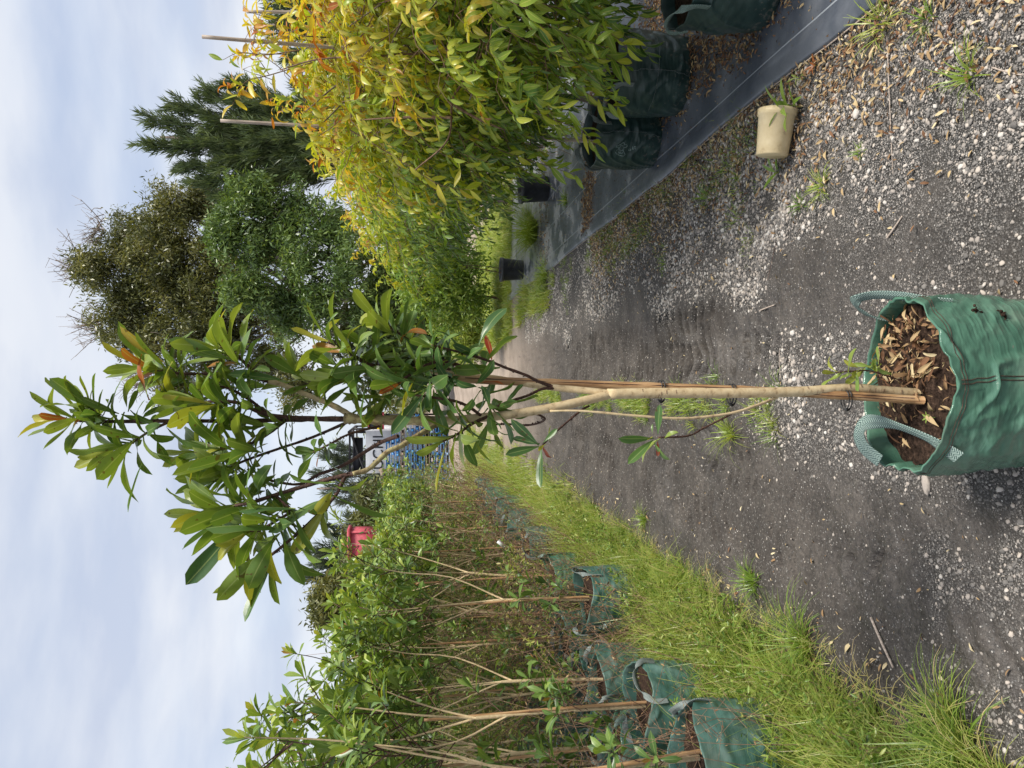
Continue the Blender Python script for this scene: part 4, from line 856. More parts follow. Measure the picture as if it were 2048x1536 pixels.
# clusters: tip px,py,Y ; direction on the picture (dx,dy) and towards the viewer dY ; n, length m, spread deg, stem m, colour lo, hi
CL = [
    (118, 838, 1.92, -1, .05, 0, 11, .125, 62, .07, .45, .88, None), (172, 806, 1.91, -.8, -.7, -.2, 8, .115, 60, .04, .35, .75, [(7, .98)]),
    (205, 843, 1.93, -.8, .3, .3, 7, .11, 70, .06, .3, .7, None),
    (232, 898, 1.91, -.9, .45, -.1, 13, .15, 62, .07, .3, .72, [(9, .97)]), (283, 733, 2.0, -1, -.1, 0, 14, .15, 60, .08, .35, .82, [(5, .975), (9, .99)]),
    (335, 748, 2.0, -.8, -.3, -.3, 7, .14, 65, .05, .25, .65, None),
    (440, 695, 1.93, -.75, -.65, 0, 14, .15, 60, .08, .35, .82, [(12, .96)]), (400, 805, 1.90, -1, -.1, 0, 15, .155, 62, .10, .3, .8, [(3, .88)]),
    (425, 770, 1.97, -1, -.1, 0, 12, .15, 60, .08, .25, .75, None), (438, 896, 1.87, -1, -.1, 0, 13, .15, 55, .08, .35, .88, None),
    (428, 962, 2.0, -.9, .3, 0, 11, .14, 60, .08, .3, .8, None), (455, 935, 2.0, -.9, -.2, -.3, 8, .13, 60, .06, .3, .75, None),
    (422, 1028, 1.84, -1, .2, 0, 14, .155, 58, .08, .3, .82, [(2, .88)]), (470, 1012, 1.84, -.8, .4, -.4, 9, .14, 68, .08, .25, .6, None),
    (540, 960, 1.93, -.5, -.5, 0, 7, .085, 75, .05, .2, .45, None), (498, 1062, 1.78, -.8, .5, 0, 13, .14, 60, .08, .3, .75, None),
    (518, 1126, 1.73, -.55, .8, 0, 15, .15, 58, .11, .25, .75, [(8, .86)]), (648, 1024, 1.75, -.35, .9, -.1, 12, .14, 70, .06, .2, .65, [(6, .87)]),
    (627, 905, 1.82, -.7, .3, 0, 7, .105, 75, .03, .2, .5, [(4, .985)]),
    (653, 680, 1.91, -.9, -.6, 0, 16, .15, 58, .09, .3, .75, [(14, .90), (6, .96)]), (705, 708, 1.92, -.6, -.5, -.4, 9, .13, 70, .06, .2, .6, None),
    (680, 759, 1.91, -.9, .3, 0, 14, .14, 62, .08, .2, .6, None), (760, 640, 1.98, -.7, -.75, 0, 16, .15, 60, .10, .35, .85, [(8, .97)]),
    (805, 668, 1.99, .1, -1, -.2, 11, .14, 70, .06, .1, .5, None), (850, 700, 2.0, .2, -.9, 0, 9, .12, 70, .05, .05, .45, None),
    (793, 766, 1.87, -.9, .2, -.3, 15, .14, 70, .09, .05, .5, [(2, .99), (5, .86)]), (835, 745, 1.9, -.5, -.6, -.5, 11, .13, 75, .06, .05, .45, None),
    (828, 790, 1.84, -.8, .4, -.3, 14, .145, 70, .09, .02, .45, None), (870, 797, 1.85, .1, .9, -.2, 9, .13, 70, .05, .02, .4, None),
    (760, 800, 1.93, -.8, .4, 0, 10, .13, 70, .06, .1, .7, None), (720, 800, 1.97, -.8, -.3, 0, 10, .13, 68, .06, .2, .8, None),
    (735, 690, 2.0, -.4, -.9, 0, 10, .13, 68, .06, .15, .6, None),
    (883, 884, 1.81, -.85, .5, -.1, 14, .13, 60, .07, .4, .88, [(2, .87)]), (925, 862, 1.84, .2, 1, 0, 8, .125, 65, .05, .05, .45, None),
    (985, 820, 1.87, .3, .5, -.3, 10, .12, 75, .06, 0, .4, None), (1015, 803, 1.88, .5, -.3, .3, 8, .11, 75, .05, 0, .35, None),
    (863, 690, 1.88, -.7, -.7, 0, 9, .12, 65, .05, .1, .5, None), (975, 720, 1.89, .3, -1, 0, 5, .15, 60, .05, .1, .45, [(3, .99)]),
    (925, 708, 1.88, .1, -.9, -.4, 5, .12, 70, .05, .05, .5, None), (980, 850, 2.0, .1, .8, 0, 9, .12, 70, .06, .0, .4, None),
    (1316, 875, 1.80, -.6, -.1, 0, 3, .08, 70, .02, .5, .85, None), (1085, 890, 1.82, -.6, .2, 0, 3, .05, 70, .02, .5, .7, None),
    (590, 745, 2.0, -.8, -.6, 0, 8, .13, 66, .06, .3, .7, None), (520, 855, 1.93, -1, .2, 0, 8, .13, 66, .06, .3, .75, None), (700, 760, 1.96, -.9, -.1, 0, 12, .14, 68, .07, .2, .7, None), (640, 720, 1.95, -1, -.3, 0, 10, .14, 62, .07, .3, .8, None), (380, 905, 1.93, -1, .2, 0, 8, .13, 66, .06, .35, .8, None), (350, 800, 1.95, -1, -.2, 0, 8, .13, 66, .06, .35, .8, None),
    (1668, 745, 1.90, -1, 0, 0, 8, .075, 65, .06, .45, .9, None), (1715, 742, 1.91, -.7, .2, -.2, 8, .07, 75, .06, .45, .85, None), (1745, 735, 1.93, -.3, -.6, 0, 5, .06, 70, .03, .4, .8, None),
]
r_ = np.random.default_rng(5)
def pdir(px, py, Y, dx, dy, dY):
    a = np.array(P(px, py, Y)); b = np.array(P(px + dx * 60, py + dy * 60, Y)); v = b - a; v /= np.linalg.norm(v); v = v + np.array([0, dY, 0]); return v / np.linalg.norm(v)
for c in CL:
    px, py, Yc, dx, dy, dY, n, L_, spread, stem, lo, hi, sp = c
    a = Acc(); pos, d, up, Ln, rn = rosette(PP(px, py, Yc), pdir(px, py, Yc, dx, dy, dY), int(n * (1.65 if px < 640 else .95)), L_ * .9, spread * 1.08, stem * 1.35, r_, lo + (.07 if px < 640 else .16), min(hi + (.12 if px < 640 else .2), .9), special=sp)
    put_leaves(a, pos, d, up, Ln, rn, LV_A, r_)
    # petioles
    for k in range(len(pos)):
        q_ = d[k] / np.linalg.norm(d[k]); a.tube([pos[k], pos[k] + q_ * Ln[k] * 0.12], 0.0011, 4, 0.8, 1)
    a.build('leaf_cluster', M['leafA'], root)
# single leaves read off the photograph: base, tip, width ratio variant, colour
SL = [
    ((1078, 893, 1.82), (1014, 908, 1.80), 0, .25), ((1078, 890, 1.82), (1024, 843, 1.80), 1, .12), ((1080, 888, 1.82), (1026, 876, 1.84), 4, .1), ((1083, 895, 1.82), (1078, 972, 1.78), 0, .22), ((1086, 886, 1.82), (1113, 858, 1.80), 0, .35), ((1086, 892, 1.83), (1098, 922, 1.86), 1, 1.0),
    ((1308, 876, 1.80), (1240, 880, 1.78), 0, .35), ((1306, 880, 1.80), (1258, 924, 1.77), 0, .4), ((1316, 868, 1.80), (1318, 812, 1.77), 0, .3), ((1305, 868, 1.80), (1303, 848, 1.80), 1, .45), ((1315, 882, 1.80), (1318, 912, 1.80), 3, 1.0), ((1308, 884, 1.80), (1330, 928, 1.78), 2, .5), ((1306, 872, 1.80), (1296, 882, 1.79), 3, .88),
    ((958, 690, 1.89), (992, 600, 1.86), 2, .2), ((960, 715, 1.89), (908, 690, 1.86), 0, .12), ((1000, 735, 1.90), (905, 742, 1.88), 0, .55),
    ((985, 725, 1.90), (978, 668, 1.88), 3, 1.0), ((300, 800, 1.97), (264, 715, 1.95), 1, .985), ((330, 725, 2.0), (237, 658, 1.97), 0, .92),
    ((465, 940, 1.85), (383, 905, 1.80), 4, .8), ((480, 1045, 1.83), (380, 1168, 1.80), 3, .1), ((285, 925, 1.90), (250, 1020, 1.88), 0, .4), ((545, 1125, 1.73), (485, 1238, 1.70), 0, .25),
    ((565, 760, 1.93), (460, 745, 1.9), 0, .35), ((905, 770, 1.86), (870, 732, 1.82), 4, .15), ((860, 760, 1.85), (856, 822, 1.80), 0, .3), ((735, 765, 1.88), (718, 836, 1.84), 0, .35), ((845, 790, 1.83), (785, 865, 1.79), 0, .2),
]
r_ = np.random.default_rng(55)
for qi, (b_, t_, v, rn) in enumerate(SL):
    if qi in (0, 6) or qi > 12: a = Acc()
    p0, p1 = PP(*b_), PP(*t_); d = p1 - p0; L_ = np.linalg.norm(d); view = np.array([0, -0.75, 0.65]) + r_.normal(0, 0.2, 3)
    a.inst(LV_A[v], p0[None], frames(d[None], view[None]), np.array([L_ * 1.03]), np.array([rn]))
    if qi in (5, 12): a.build('leaf_cluster', M['leafA'], root)
    if qi > 12: a.build('leaf', M['leafA'], root)

# stake with ties
def bamboo(name, p0, p1, r, mat, label, group=None, nodes=7, parent=None, ties=()):
    p0, p1 = np.array(p0, float), np.array(p1, float); e = link(name, None) if False else None
    pts = []; rad = []; n = 40
    for k in range(n + 1):
        t = k / n; pts.append((p1 - p0) * t + np.array([0.004 * math.sin(t * 5), 0, 0])); rad.append(r * (1 - 0.12 * t))
    for q in range(1, nodes):
        k = int(q / nodes * n); rad[k] *= 1.14
    a = Acc(); a.tube(pts, rad, 12, 0.5, 1)
    o = a.build(name, M[mat], None, True, tuple(p0)); tag(o, label, 'stake', group)
    if ties:     # long dark split down the cane and a darker scar
        side = np.array([.35, -.94, 0]); b = Acc(); b.tube([np.array(pts[k]) + side * rad[k] * .93 for k in range(1, n, 2)], [.0008 + .0011 * abs(math.sin(k * .9)) for k in range(1, n, 2)], 4, .5, 1); b.build('split', M['twig'], o)
        side = np.array([-.25, -.97, 0]); b = Acc(); b.tube([np.array(pts[k]) + side * rad[k] * .95 for k in range(2, n // 2)], [.0006 + .0008 * abs(math.cos(k * .7)) for k in range(2, n // 2)], 4, .5, 1); b.build('split', M['twig'], o)
    for (tt, rr) in ties:
        b = Acc(); c = (p1 - p0) * tt
        for dz in (-0.004, 0.004):
            th = np.linspace(0, 6.283, 17); b.tube([c + np.array([-rr * 0.45 + rr * math.cos(u) * 1.35, rr * math.sin(u) * 0.8, dz + 0.003 * math.sin(u)]) for u in th], 0.0018, 6, 0.5, 1)
        b.tube([c + [-rr * 1.7, -0.004, -0.006], c + [-rr * 1.95, -0.010, 0.004], c + [-rr * 1.6, -0.012, 0.010]], 0.0028, 6, 0.5, 2)
        b.build('tie', M['tie'], o)
    return o
sp0, sp1 = P(1846, 801, 1.90), P(905, 754, 1.965)
Ls = (sp1 - sp0)
def tie_t(px): # fraction along the stake at picture x
    best = min(((abs((lambda v: 1024 - F * (v - Vector((0, 0, H))).dot(UPV) / (v - Vector((0, 0, H))).dot(FWD))(sp0 + Ls * (k / 200.0)) - px), k / 200.0) for k in range(201)))
    return best[1]
bamboo('bamboo_stake', sp0, sp1, 0.0115, 'bamboo', 'brown split bamboo stake tied to the front tree trunk', None, 5, None, ((tie_t(1695), 0.019), (tie_t(1462), 0.020), (tie_t(1322), 0.020)))

# ------------------------------------------------------------------ left nursery trees
def gen_treeA(seed, hgt=2.05):
    """returns wood list and rosette list in local space, base at z=0 (soil)"""
    r_ = np.random.default_rng(seed); woods = []; ros = []
    th = hgt * r_.uniform(0.34, 0.48); lean = r_.normal(0, 0.05, 2)
    trunk = [np.array([0, 0, -0.05]), np.array([lean[0] * .4, lean[1] * .4, th * .5]) + r_.normal(0, .012, 3) * [1, 1, 0], np.array([lean[0], lean[1], th])]
    woods.append((trunk, 0.0125, 0.010, 0))
    nb = r_.integers(4, 6)
    for b in range(nb):
        az = b * 2 * math.pi / nb + r_.uniform(-.5, .5); out = r_.uniform(0.18, 0.42); zt = hgt * r_.uniform(0.74, 1.02)
        s = trunk[-1] * 1.0 if b < 3 else trunk[-1] * r_.uniform(.75, .95); dv = np.array([math.cos(az), math.sin(az), 0])
        e = np.array([lean[0], lean[1], 0]) + dv * out + [0, 0, zt]; m1 = s + dv * out * .45 + [0, 0, (zt - s[2]) * .35] + r_.normal(0, .02, 3)
        woods.append(([s, m1, m1 * .45 + e * .55 + r_.normal(0, .02, 3), e], 0.0065, 0.003, 0))
        ros.append((e, np.array([dv[0] * .35, dv[1] * .35, 1.0]), 13))
        for k in range(r_.integers(9, 13)):
            t = r_.uniform(.0, .97); bs = m1 * (1 - t) + e * t; a2 = r_.uniform(0, 6.28); d2 = np.array([math.cos(a2), math.sin(a2), r_.uniform(.3, 1.4)]); d2 /= np.linalg.norm(d2)
            l2 = r_.uniform(.14, .36); e2 = bs + d2 * l2 + [0, 0, .03]; woods.append(([bs, bs * .5 + e2 * .5 + r_.normal(0, .012, 3), e2], 0.0034, 0.0024, 1)); ros.append((e2, d2 + [0, 0, .5], 11))
    for k in range(8):   # water shoots low on the stem
        a2 = r_.uniform(0, 6.28); z0 = r_.uniform(.1, th); bs = trunk[-1] * (z0 / th); d2 = np.array([math.cos(a2), math.sin(a2), 1.2]); e2 = bs + d2 * r_.uniform(.08, .2); woods.append(([bs, e2], 0.0026, 0.002, 1)); ros.append((e2, d2, 7))
    return woods, ros
protosA = []
for s_ in range(5):
    woods, ros = gen_treeA(500 + s_); e = {}
    a = Acc(); a.tube(woods[0][0], [woods[0][1], woods[0][2]], 9, .5, 5, 0, True, .05, s_); e['trunk'] = mesh_np('trunk', np.vstack(a.V), np.vstack(a.F), M['bark'], np.concatenate(a.R), np.vstack(a.U))
    a = Acc()
    for (pts, r0, r1, mi) in woods[1:]: a.tube(pts, [r0, r1] if len(pts) == 2 else list(np.linspace(r0, r1, len(pts))), 6, .5, 3, mi)
    e['branches'] = mesh_np('branches', np.vstack(a.V), np.vstack(a.F), [M['bark'], M['twig']], np.concatenate(a.R), np.vstack(a.U), True, np.concatenate(a.M))
    a = Acc(); r_ = np.random.default_rng(s_ + 900)
    zmax = max(p[0][2] for p in ros)
    for (tp, dr, n) in ros:
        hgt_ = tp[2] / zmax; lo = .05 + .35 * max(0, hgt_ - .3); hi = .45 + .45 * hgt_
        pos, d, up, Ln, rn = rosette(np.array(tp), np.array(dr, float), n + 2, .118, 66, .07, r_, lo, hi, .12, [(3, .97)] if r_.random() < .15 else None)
        put_leaves(a, pos, d, up, Ln, rn, LV_As, r_)
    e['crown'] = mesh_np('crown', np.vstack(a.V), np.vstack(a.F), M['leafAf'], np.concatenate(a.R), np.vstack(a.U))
    protosA.append(e)
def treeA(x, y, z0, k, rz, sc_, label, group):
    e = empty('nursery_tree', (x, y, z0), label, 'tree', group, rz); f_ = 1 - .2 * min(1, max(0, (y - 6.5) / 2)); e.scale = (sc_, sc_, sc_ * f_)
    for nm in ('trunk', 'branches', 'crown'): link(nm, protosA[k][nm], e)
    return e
# bag prototypes copied for the rows
def proto_bag(seed, mat, web, logo):
    e = empty('grow_bag', (0, 0, 0), 'x', 'grow bag'); sf = bag_parts(e, 0.225, 0.43, seed, mat, 1.0, 96, 60, 1.1, web=web, seam=False)
    if logo: bag_logo(e, sf, logo, 0.24, 0.085)
    return e
PB = [proto_bag(31, 'tarpm', 'webg', None), proto_bag(37, 'tarpm', 'webg', -2.15), proto_bag(43, 'tarp', 'web', None)]
PBused = [False] * 3
def place_bag(k, x, y, rz, sc_, label, group):
    if not PBused[k]: o = PB[k]; PBused[k] = True
    else: o = copy_tree(PB[k])
    o.location = (x, y, 0.005); o.rotation_euler = (0, 0, rz); o.scale = (sc_, sc_, sc_); tag(o, label, 'grow bag', group); return o
ORD = ['nearest', 'second', 'third', 'fourth', 'fifth', 'sixth', 'seventh', 'eighth', 'ninth', 'tenth', 'eleventh', 'twelfth', 'thirteenth', 'fourteenth']
front = [(-1.70, 3.36, 0, 0.6, 1.0), (-1.80, 4.16, 0, 2.6, 1.0), (-1.58, 5.50, 1, 0.0, 1.0), (-1.80, 7.02, 2, .4, .95), (-1.80, 8.3, 0, 1.9, 1.0), (-1.82, 9.6, 1, 1.2, 1.0), (-1.84, 10.9, 0, .1, 1.0), (-1.88, 12.2, 2, 2.2, 1.0), (-1.9, 13.6, 0, .7, 1.0)]
desc = ['weathered green bag at the near end of the left row with a grey woven handle', 'weathered green bag half hidden by straw stalks', 'green bag printed with a white map logo', 'pale green bag deep in the verge grass', 'green bag beyond the pale bag in the grass', 'sixth green bag along the grassy verge', 'seventh green bag along the grassy verge', 'eighth green bag along the grassy verge', 'farthest green bag in the front left row']
for q, (x, y, k, rz, s_) in enumerate(front):
    place_bag(k, x, y, rz, s_, desc[q], 'grow bags in the left rows')
    t = treeA(x, y, 0.36, q % 5, rz * 1.7 + q, 1.0, ORD[q] + ' tree from the camera in the front left row', 'nursery trees in the left rows')
    tx = x + 0.03
    if q != 0: bamboo('bamboo_stake', (tx, y - .02, .30), (tx - .03, y, 1.62), 0.009, 'bamboo', ORD[q] + ' brown stake along the front left row of bags', 'stakes in the left rows')
    else: bamboo('bamboo_stake', (x + .05, y - .03, .30), (x - .12, y, 1.75), 0.010, 'bamboo', 'leaning brown stake beside the nearest left tree', 'stakes in the left rows')
names = ['second', 'third', 'fourth', 'fifth', 'sixth']
for rw, (x0, n, ystart) in enumerate(((-2.25, 13, 3.75), (-2.8, 12, 4.4), (-3.4, 11, 5.3), (-4.05, 9, 6.6), (-4.7, 8, 8.0))):
    for q in range(n):
        x = x0 + rng.normal(0, .06); y = ystart + q * .88 + rng.normal(0, .08)
        place_bag((q + rw) % 2 * 2 if (q + rw) % 3 else 0, x, y, rng.uniform(0, 6), 1.0, f'green bag in the {names[rw]} left row from the path, {ORD[q]} from the camera', 'grow bags in the left rows')
        treeA(x, y, 0.36, (q * 2 + rw) % 5, rng.uniform(0, 6.28), rng.uniform(.92, 1.06), f'tree in the {names[rw]} left row from the path, {ORD[q]} from the camera', 'nursery trees in the left rows')
        if rw < 1: bamboo('bamboo_stake', (x + .03, y - .02, .30), (x + rng.normal(0, .04), y, 1.6), 0.009, 'bamboo', f'stake in the second left row, {ORD[q]} from the camera', 'stakes in the left rows')
# the extra dark bag beside the logo bag
place_bag(0, -2.02, 5.12, 1.0, .98, 'dark shaded green bag squeezed left of the printed bag', 'grow bags in the left rows')
treeA(-2.02, 5.12, .36, 2, 2.2, .98, 'tree standing in the dark shaded bag left of the printed bag', 'nursery trees in the left rows')

# ------------------------------------------------------------------ right hedge trees
def gen_treeB(seed, rx, hz, zc, ntw, shift, templ, ll, root_):
    r_ = np.random.default_rng(seed); W = Acc()
    W.tube([[0, 0, 0.25], [0.02, 0.01, .6], [-.01, .02, 1.0], [0.0, 0, zc]], [.022, .02, .016, .012], 8, .5, 4, 0, True, .05, seed)
    W.build('trunk', M['greybark'], root_)
    B = Acc(); tips = []
    for k in range(18):
        a2 = k * 2.4 + r_.uniform(-.3, .3); z0 = r_.uniform(.55, zc + .2); el_ = r_.uniform(.1, 1.25); d = np.array([math.cos(a2) * math.cos(el_), math.sin(a2) * math.cos(el_), math.sin(el_)])
        L_ = 1.0 / math.sqrt((math.cos(el_) / rx) ** 2 + (math.sin(el_) / hz) ** 2) * r_.uniform(.8, 1.02)
        s = np.array([0, 0, z0]); e = s * [1, 1, .5] + np.array([0, 0, zc * .5]) + d * L_; m = (s + e) / 2 + [0, 0, .08] + r_.normal(0, .03, 3)
        B.tube([s, m, e], [.009, .006, .003], 6, .5, 5, 0, True, .04, k); tips += [(m, e)]
    ps = []; ds = []; rn = []; ups = []
    for k in range(ntw):
        v = r_.normal(0, 1, 3); v /= np.linalg.norm(v); rad = r_.random() ** 0.38
        c = v * [rx, rx, hz] * rad + [0, 0, zc]
        lump = 0.82 + 0.36 * float(vnoise(v[0] * 2.2 + seed, v[1] * 2.2 + v[2] * 2.7, seed)); c = (c - [0, 0, zc]) * lump + [0, 0, zc]
        if c[2] < .55: continue
        dv = v * [1, 1, .6] + r_.normal(0, .45, 3); dv /= np.linalg.norm(dv); lt = r_.uniform(.14, .32); dr_ = -0.12 - .18 * r_.random()
        p0, p1, p2 = c, c + dv * lt * .5 + [0, 0, .01], c + dv * lt + [0, 0, dr_ * lt * 2]
        if k % 2 == 0: B.tube([p0 - dv * .1, p0, p1, p2], [.0026, .0022, .0016, .001], 4, .5, 2, 1)
        nl = r_.integers(9, 14); base = r_.normal(-.09, .15)
        for u in range(nl):
            t = u / nl; q_ = (1 - t) ** 2 * p0 + 2 * t * (1 - t) * p1 + t * t * p2
            sd = np.cross(dv, [0, 0, 1]) * (1 if u % 2 else -1); dd = dv * .8 + sd * r_.uniform(.5, 1.1) + [0, 0, -.35 - .5 * r_.random()] + r_.normal(0, .25, 3)
            ps.append(q_); ds.append(dd); ups.append(np.array([0, 0, 1]) + v * .6 + r_.normal(0, .35, 3))
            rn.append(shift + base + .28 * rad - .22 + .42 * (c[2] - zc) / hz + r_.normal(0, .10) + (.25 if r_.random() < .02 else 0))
    B.build('branches', [M['greybark'], M['brownbark']], root_)
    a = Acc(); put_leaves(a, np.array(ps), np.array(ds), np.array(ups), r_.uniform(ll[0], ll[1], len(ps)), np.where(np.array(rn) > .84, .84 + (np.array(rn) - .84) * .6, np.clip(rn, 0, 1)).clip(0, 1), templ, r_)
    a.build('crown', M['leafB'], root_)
HT = [ # x, y, rx, hz, zc, twigs, shift, leaf len, label
    (2.10, 3.52, .80, .86, 1.38, 900, .62, (.045, .11), 'golden yellow-green tree in the nearest right bag'),
    (1.98, 4.55, .76, .94, 1.56, 880, .62, (.045, .105), 'tree with the most orange-yellow leaves beside the tall grey canes'),
    (2.02, 5.35, .80, .85, 1.50, 800, .54, (.045, .10), 'yellow-green tree above the bag with the faint logo'),
    (2.35, 6.4, .92, .95, 1.52, 560, .42, (.07, .11), 'fresh green drooping tree behind the yellow ones, nearest of the green trees'),
    (2.38, 7.6, .95, .98, 1.50, 560, .38, (.07, .11), 'second fresh green tree along the right row'),
    (2.50, 8.9, 1.0, .85, 1.60, 520, .40, (.07, .11), 'third fresh green tree along the right row over the black pot'),
    (2.45, 10.3, 1.0, .80, 1.58, 480, .44, (.075, .115), 'fourth fresh green tree along the right row'),
    (2.55, 11.8, 1.15, .80, 1.5, 460, .50, (.08, .12), 'bright lime tree at the far end of the right row'),
    (3.35, 5.3, .95, 1.0, 1.6, 480, .45, (.07, .12), 'tree behind the yellow trees at the right edge'),
]
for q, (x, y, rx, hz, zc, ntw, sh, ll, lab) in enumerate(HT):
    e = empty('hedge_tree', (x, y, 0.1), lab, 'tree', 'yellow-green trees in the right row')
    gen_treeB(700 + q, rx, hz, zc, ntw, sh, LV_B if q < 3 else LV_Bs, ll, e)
# bags under them
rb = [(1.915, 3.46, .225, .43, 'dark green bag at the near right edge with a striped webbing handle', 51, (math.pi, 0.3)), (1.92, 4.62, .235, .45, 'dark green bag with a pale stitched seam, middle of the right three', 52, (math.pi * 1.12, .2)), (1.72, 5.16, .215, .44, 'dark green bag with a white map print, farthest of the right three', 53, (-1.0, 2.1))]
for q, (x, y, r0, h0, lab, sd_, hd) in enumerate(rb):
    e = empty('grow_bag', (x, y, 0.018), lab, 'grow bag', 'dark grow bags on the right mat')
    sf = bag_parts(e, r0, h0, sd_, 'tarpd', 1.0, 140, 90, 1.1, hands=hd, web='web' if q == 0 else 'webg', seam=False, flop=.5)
    a = Acc(); t0 = (-2.2, -1.95, -1.9)[q]
    a.tube([sf(t0 + .12 * math.sin(z * 7), z, .002) for z in np.linspace(.02, h0 * .9, 20)], .0016, 4, .5, 1)
    if q == 1: a.tube([sf(t, h0 * .5, .003) for t in np.linspace(-2.9, -1.0, 24)], .0016, 4, .5, 1)
    a.build('seam', M['webg'], e)
    if q == 2: bag_logo(e, sf, -2.32, .27, .075, bars=False)
# their canes
for (top, bot, lab) in (((404, 72, 4.45), (620, 90, 4.5), 'tallest grey cane standing above the yellow trees'), ((441, 240, 4.95), (700, 255, 5.0), 'pale grey cane in front of the dark conifer'), ((493, 22, 5.2), (640, 24, 5.2), 'short cane tip at the right edge above the leaves')):
    p1 = P(*top); p0 = P(*bot); d = p0 - p1; k = (p1.z - .35) / (-d.z); p0 = p1 + d * k
    bamboo('bamboo_stake', p0, p1, .012, 'bamboogrey', lab, 'canes of the right row', 8)

# hanging sprays that reach out over the path side
def spray(pts, nl, L_, lab, seed, lo, hi):
    p = [np.array(P(*q)) for q in pts]; r_ = np.random.default_rng(seed); a = Acc(); a.tube(p, [.0035, .0012], 5, .5, 6, 1)
    ps = []; ds = []
    pp = np.array(p); T = np.linspace(0, 1, nl)
    for u, t in enumerate(T):
        k = t * (len(pp) - 1); i_ = min(int(k), len(pp) - 2); q_ = pp[i_] + (pp[i_ + 1] - pp[i_]) * (k - i_); dv = pp[i_ + 1] - pp[i_]; dv /= np.linalg.norm(dv)
        sd = np.cross(dv, [0, -1, 0]) * (1 if u % 2 else -1); ps.append(q_); ds.append(dv * .7 + sd * .9 + [0, 0, -.45] + r_.normal(0, .3, 3))
    put_leaves(a, np.array(ps), np.array(ds), np.array([[0, -.7, .7]] * nl) + r_.normal(0, .3, (nl, 3)), L_ * r_.uniform(.7, 1.15, nl), lo + (hi - lo) * r_.random(nl), LV_B, r_, 0)
    return a.build('leafy_spray', [M['leafB'], M['brownbark']])
SP = [([(900, 250, 4.3), (1000, 300, 4.3), (1090, 330, 4.28), (1150, 350, 4.25)], 16, .12, .35, .8), ([(1000, 200, 4.0), (1080, 230, 4.0), (1160, 260, 4.0), (1190, 290, 4.0)], 16, .12, .35, .75),
      ([(1020, 100, 3.8), (1110, 150, 3.8), (1180, 190, 3.8), (1235, 215, 3.8)], 18, .12, .35, .75), ([(1000, 20, 3.5), (1100, 60, 3.5), (1180, 90, 3.5), (1245, 130, 3.5)], 18, .12, .35, .7), ([(1050, 0, 3.3), (1130, 20, 3.3), (1200, 50, 3.3), (1255, 95, 3.3)], 16, .12, .35, .7),
      ([(700, 260, 4.2), (800, 320, 4.2), (880, 370, 4.2), (940, 380, 4.2)], 18, .12, .5, .85), ([(640, 120, 4.1), (540, 150, 4.1), (490, 165, 4.1), (465, 210, 4.1)], 14, .11, .6, .95), ([(600, 100, 4.2), (530, 110, 4.2), (480, 105, 4.2), (445, 120, 4.2)], 8, .09, .3, .7)]
spl = ['lowest hanging spray reaching over the pale mat', 'hanging spray above the logo bag', 'hanging spray over the middle dark bag', 'hanging spray nearest the right edge', 'spray beside the near handle', 'arching spray in the middle of the yellow foliage', 'upright spray with orange leaves against the sky', 'thin upright twig tip against the sky']
sprays = empty('leafy_branch', (2.2, 3.55, 0.1), 'long drooping leafy branches hanging out of the yellow trees over the bags', 'branches')
for q, (pts, nl, L_, lo, hi) in enumerate(SP):
    o = spray(pts, nl, L_, spl[q], 800 + q, lo, hi); o.name = 'spray'; o.parent = sprays; o.location = (-2.2, -3.55, -0.1)
# long bare limbs seen through the foliage
a = Acc()
for pts in ([(1000, 60, 3.9), (880, 100, 3.85), (760, 112, 3.85), (640, 118, 3.9), (560, 140, 3.95)], [(990, 70, 3.8), (930, 160, 3.75), (905, 200, 3.75), (895, 280, 3.75), (830, 340, 3.8)], [(905, 235, 3.8), (800, 235, 3.9), (720, 240, 4.0)], [(900, 205, 3.78), (960, 240, 3.75), (1010, 260, 3.78)]):
    a.tube([P(*p) for p in pts], [.009, .003], 6, .5, 6, 0, True, .06, 3)
o = a.build('bare_limb', M['brownbark'], sprays); o.location = (-2.2, -3.55, -0.1)

# ------------------------------------------------------------------ pots and small things
def black_pot(px, py, r, h, lab, stems, sd_):
    g = G(px, py); e = empty('plant_pot', (g.x, g.y, 0.02), lab, 'plant pot', 'black plastic pots on the mat')
    a = Acc(); a.lathe([(0.0, 0.002), (r * .78, 0.002), (r * .8, 0.01), (r * .93, h * .86), (r * .99, h * .87), (r, h), (r * .96, h * 1.005), (r * .93, h * .98), (r * .9, h * .8)], 40); a.build('pot_body', M['blackpot'], e)
    a = Acc(); a.lathe([(r * .915, h * .86), (r * .5, h * .9), (0.0, h * .89)], 28); a.build('soil', M['soil'], e)
    if stems:
        r_ = np.random.default_rng(sd_); a = Acc(); ps = []; ds = []
        for k in range(3):
            tp = np.array([r_.normal(0, .05), r_.normal(0, .05), h + r_.uniform(.4, .62)]); b0 = np.array([r_.normal(0, .02), r_.normal(0, .02), h * .85]); a.tube([b0, (b0 + tp) / 2 + r_.normal(0, .02, 3), tp], [.006, .003], 6, .5, 3)
            for u in range(6): s = b0 + (tp - b0) * r_.random(); a.tube([s, s + r_.normal(0, .07, 3) + [0, 0, .06]], [.002, .001], 4)
        t = a.build('bare_sapling', M['twig'], None, True, tuple(e.location)); tag(t, 'bare thin stems standing in the farther black pot', 'sapling')
black_pot(1098, 378, .185, .34, 'larger black pot under the fresh green trees', False, 1)
black_pot(1048, 540, .175, .33, 'farther black pot with bare thin stems', True, 2)

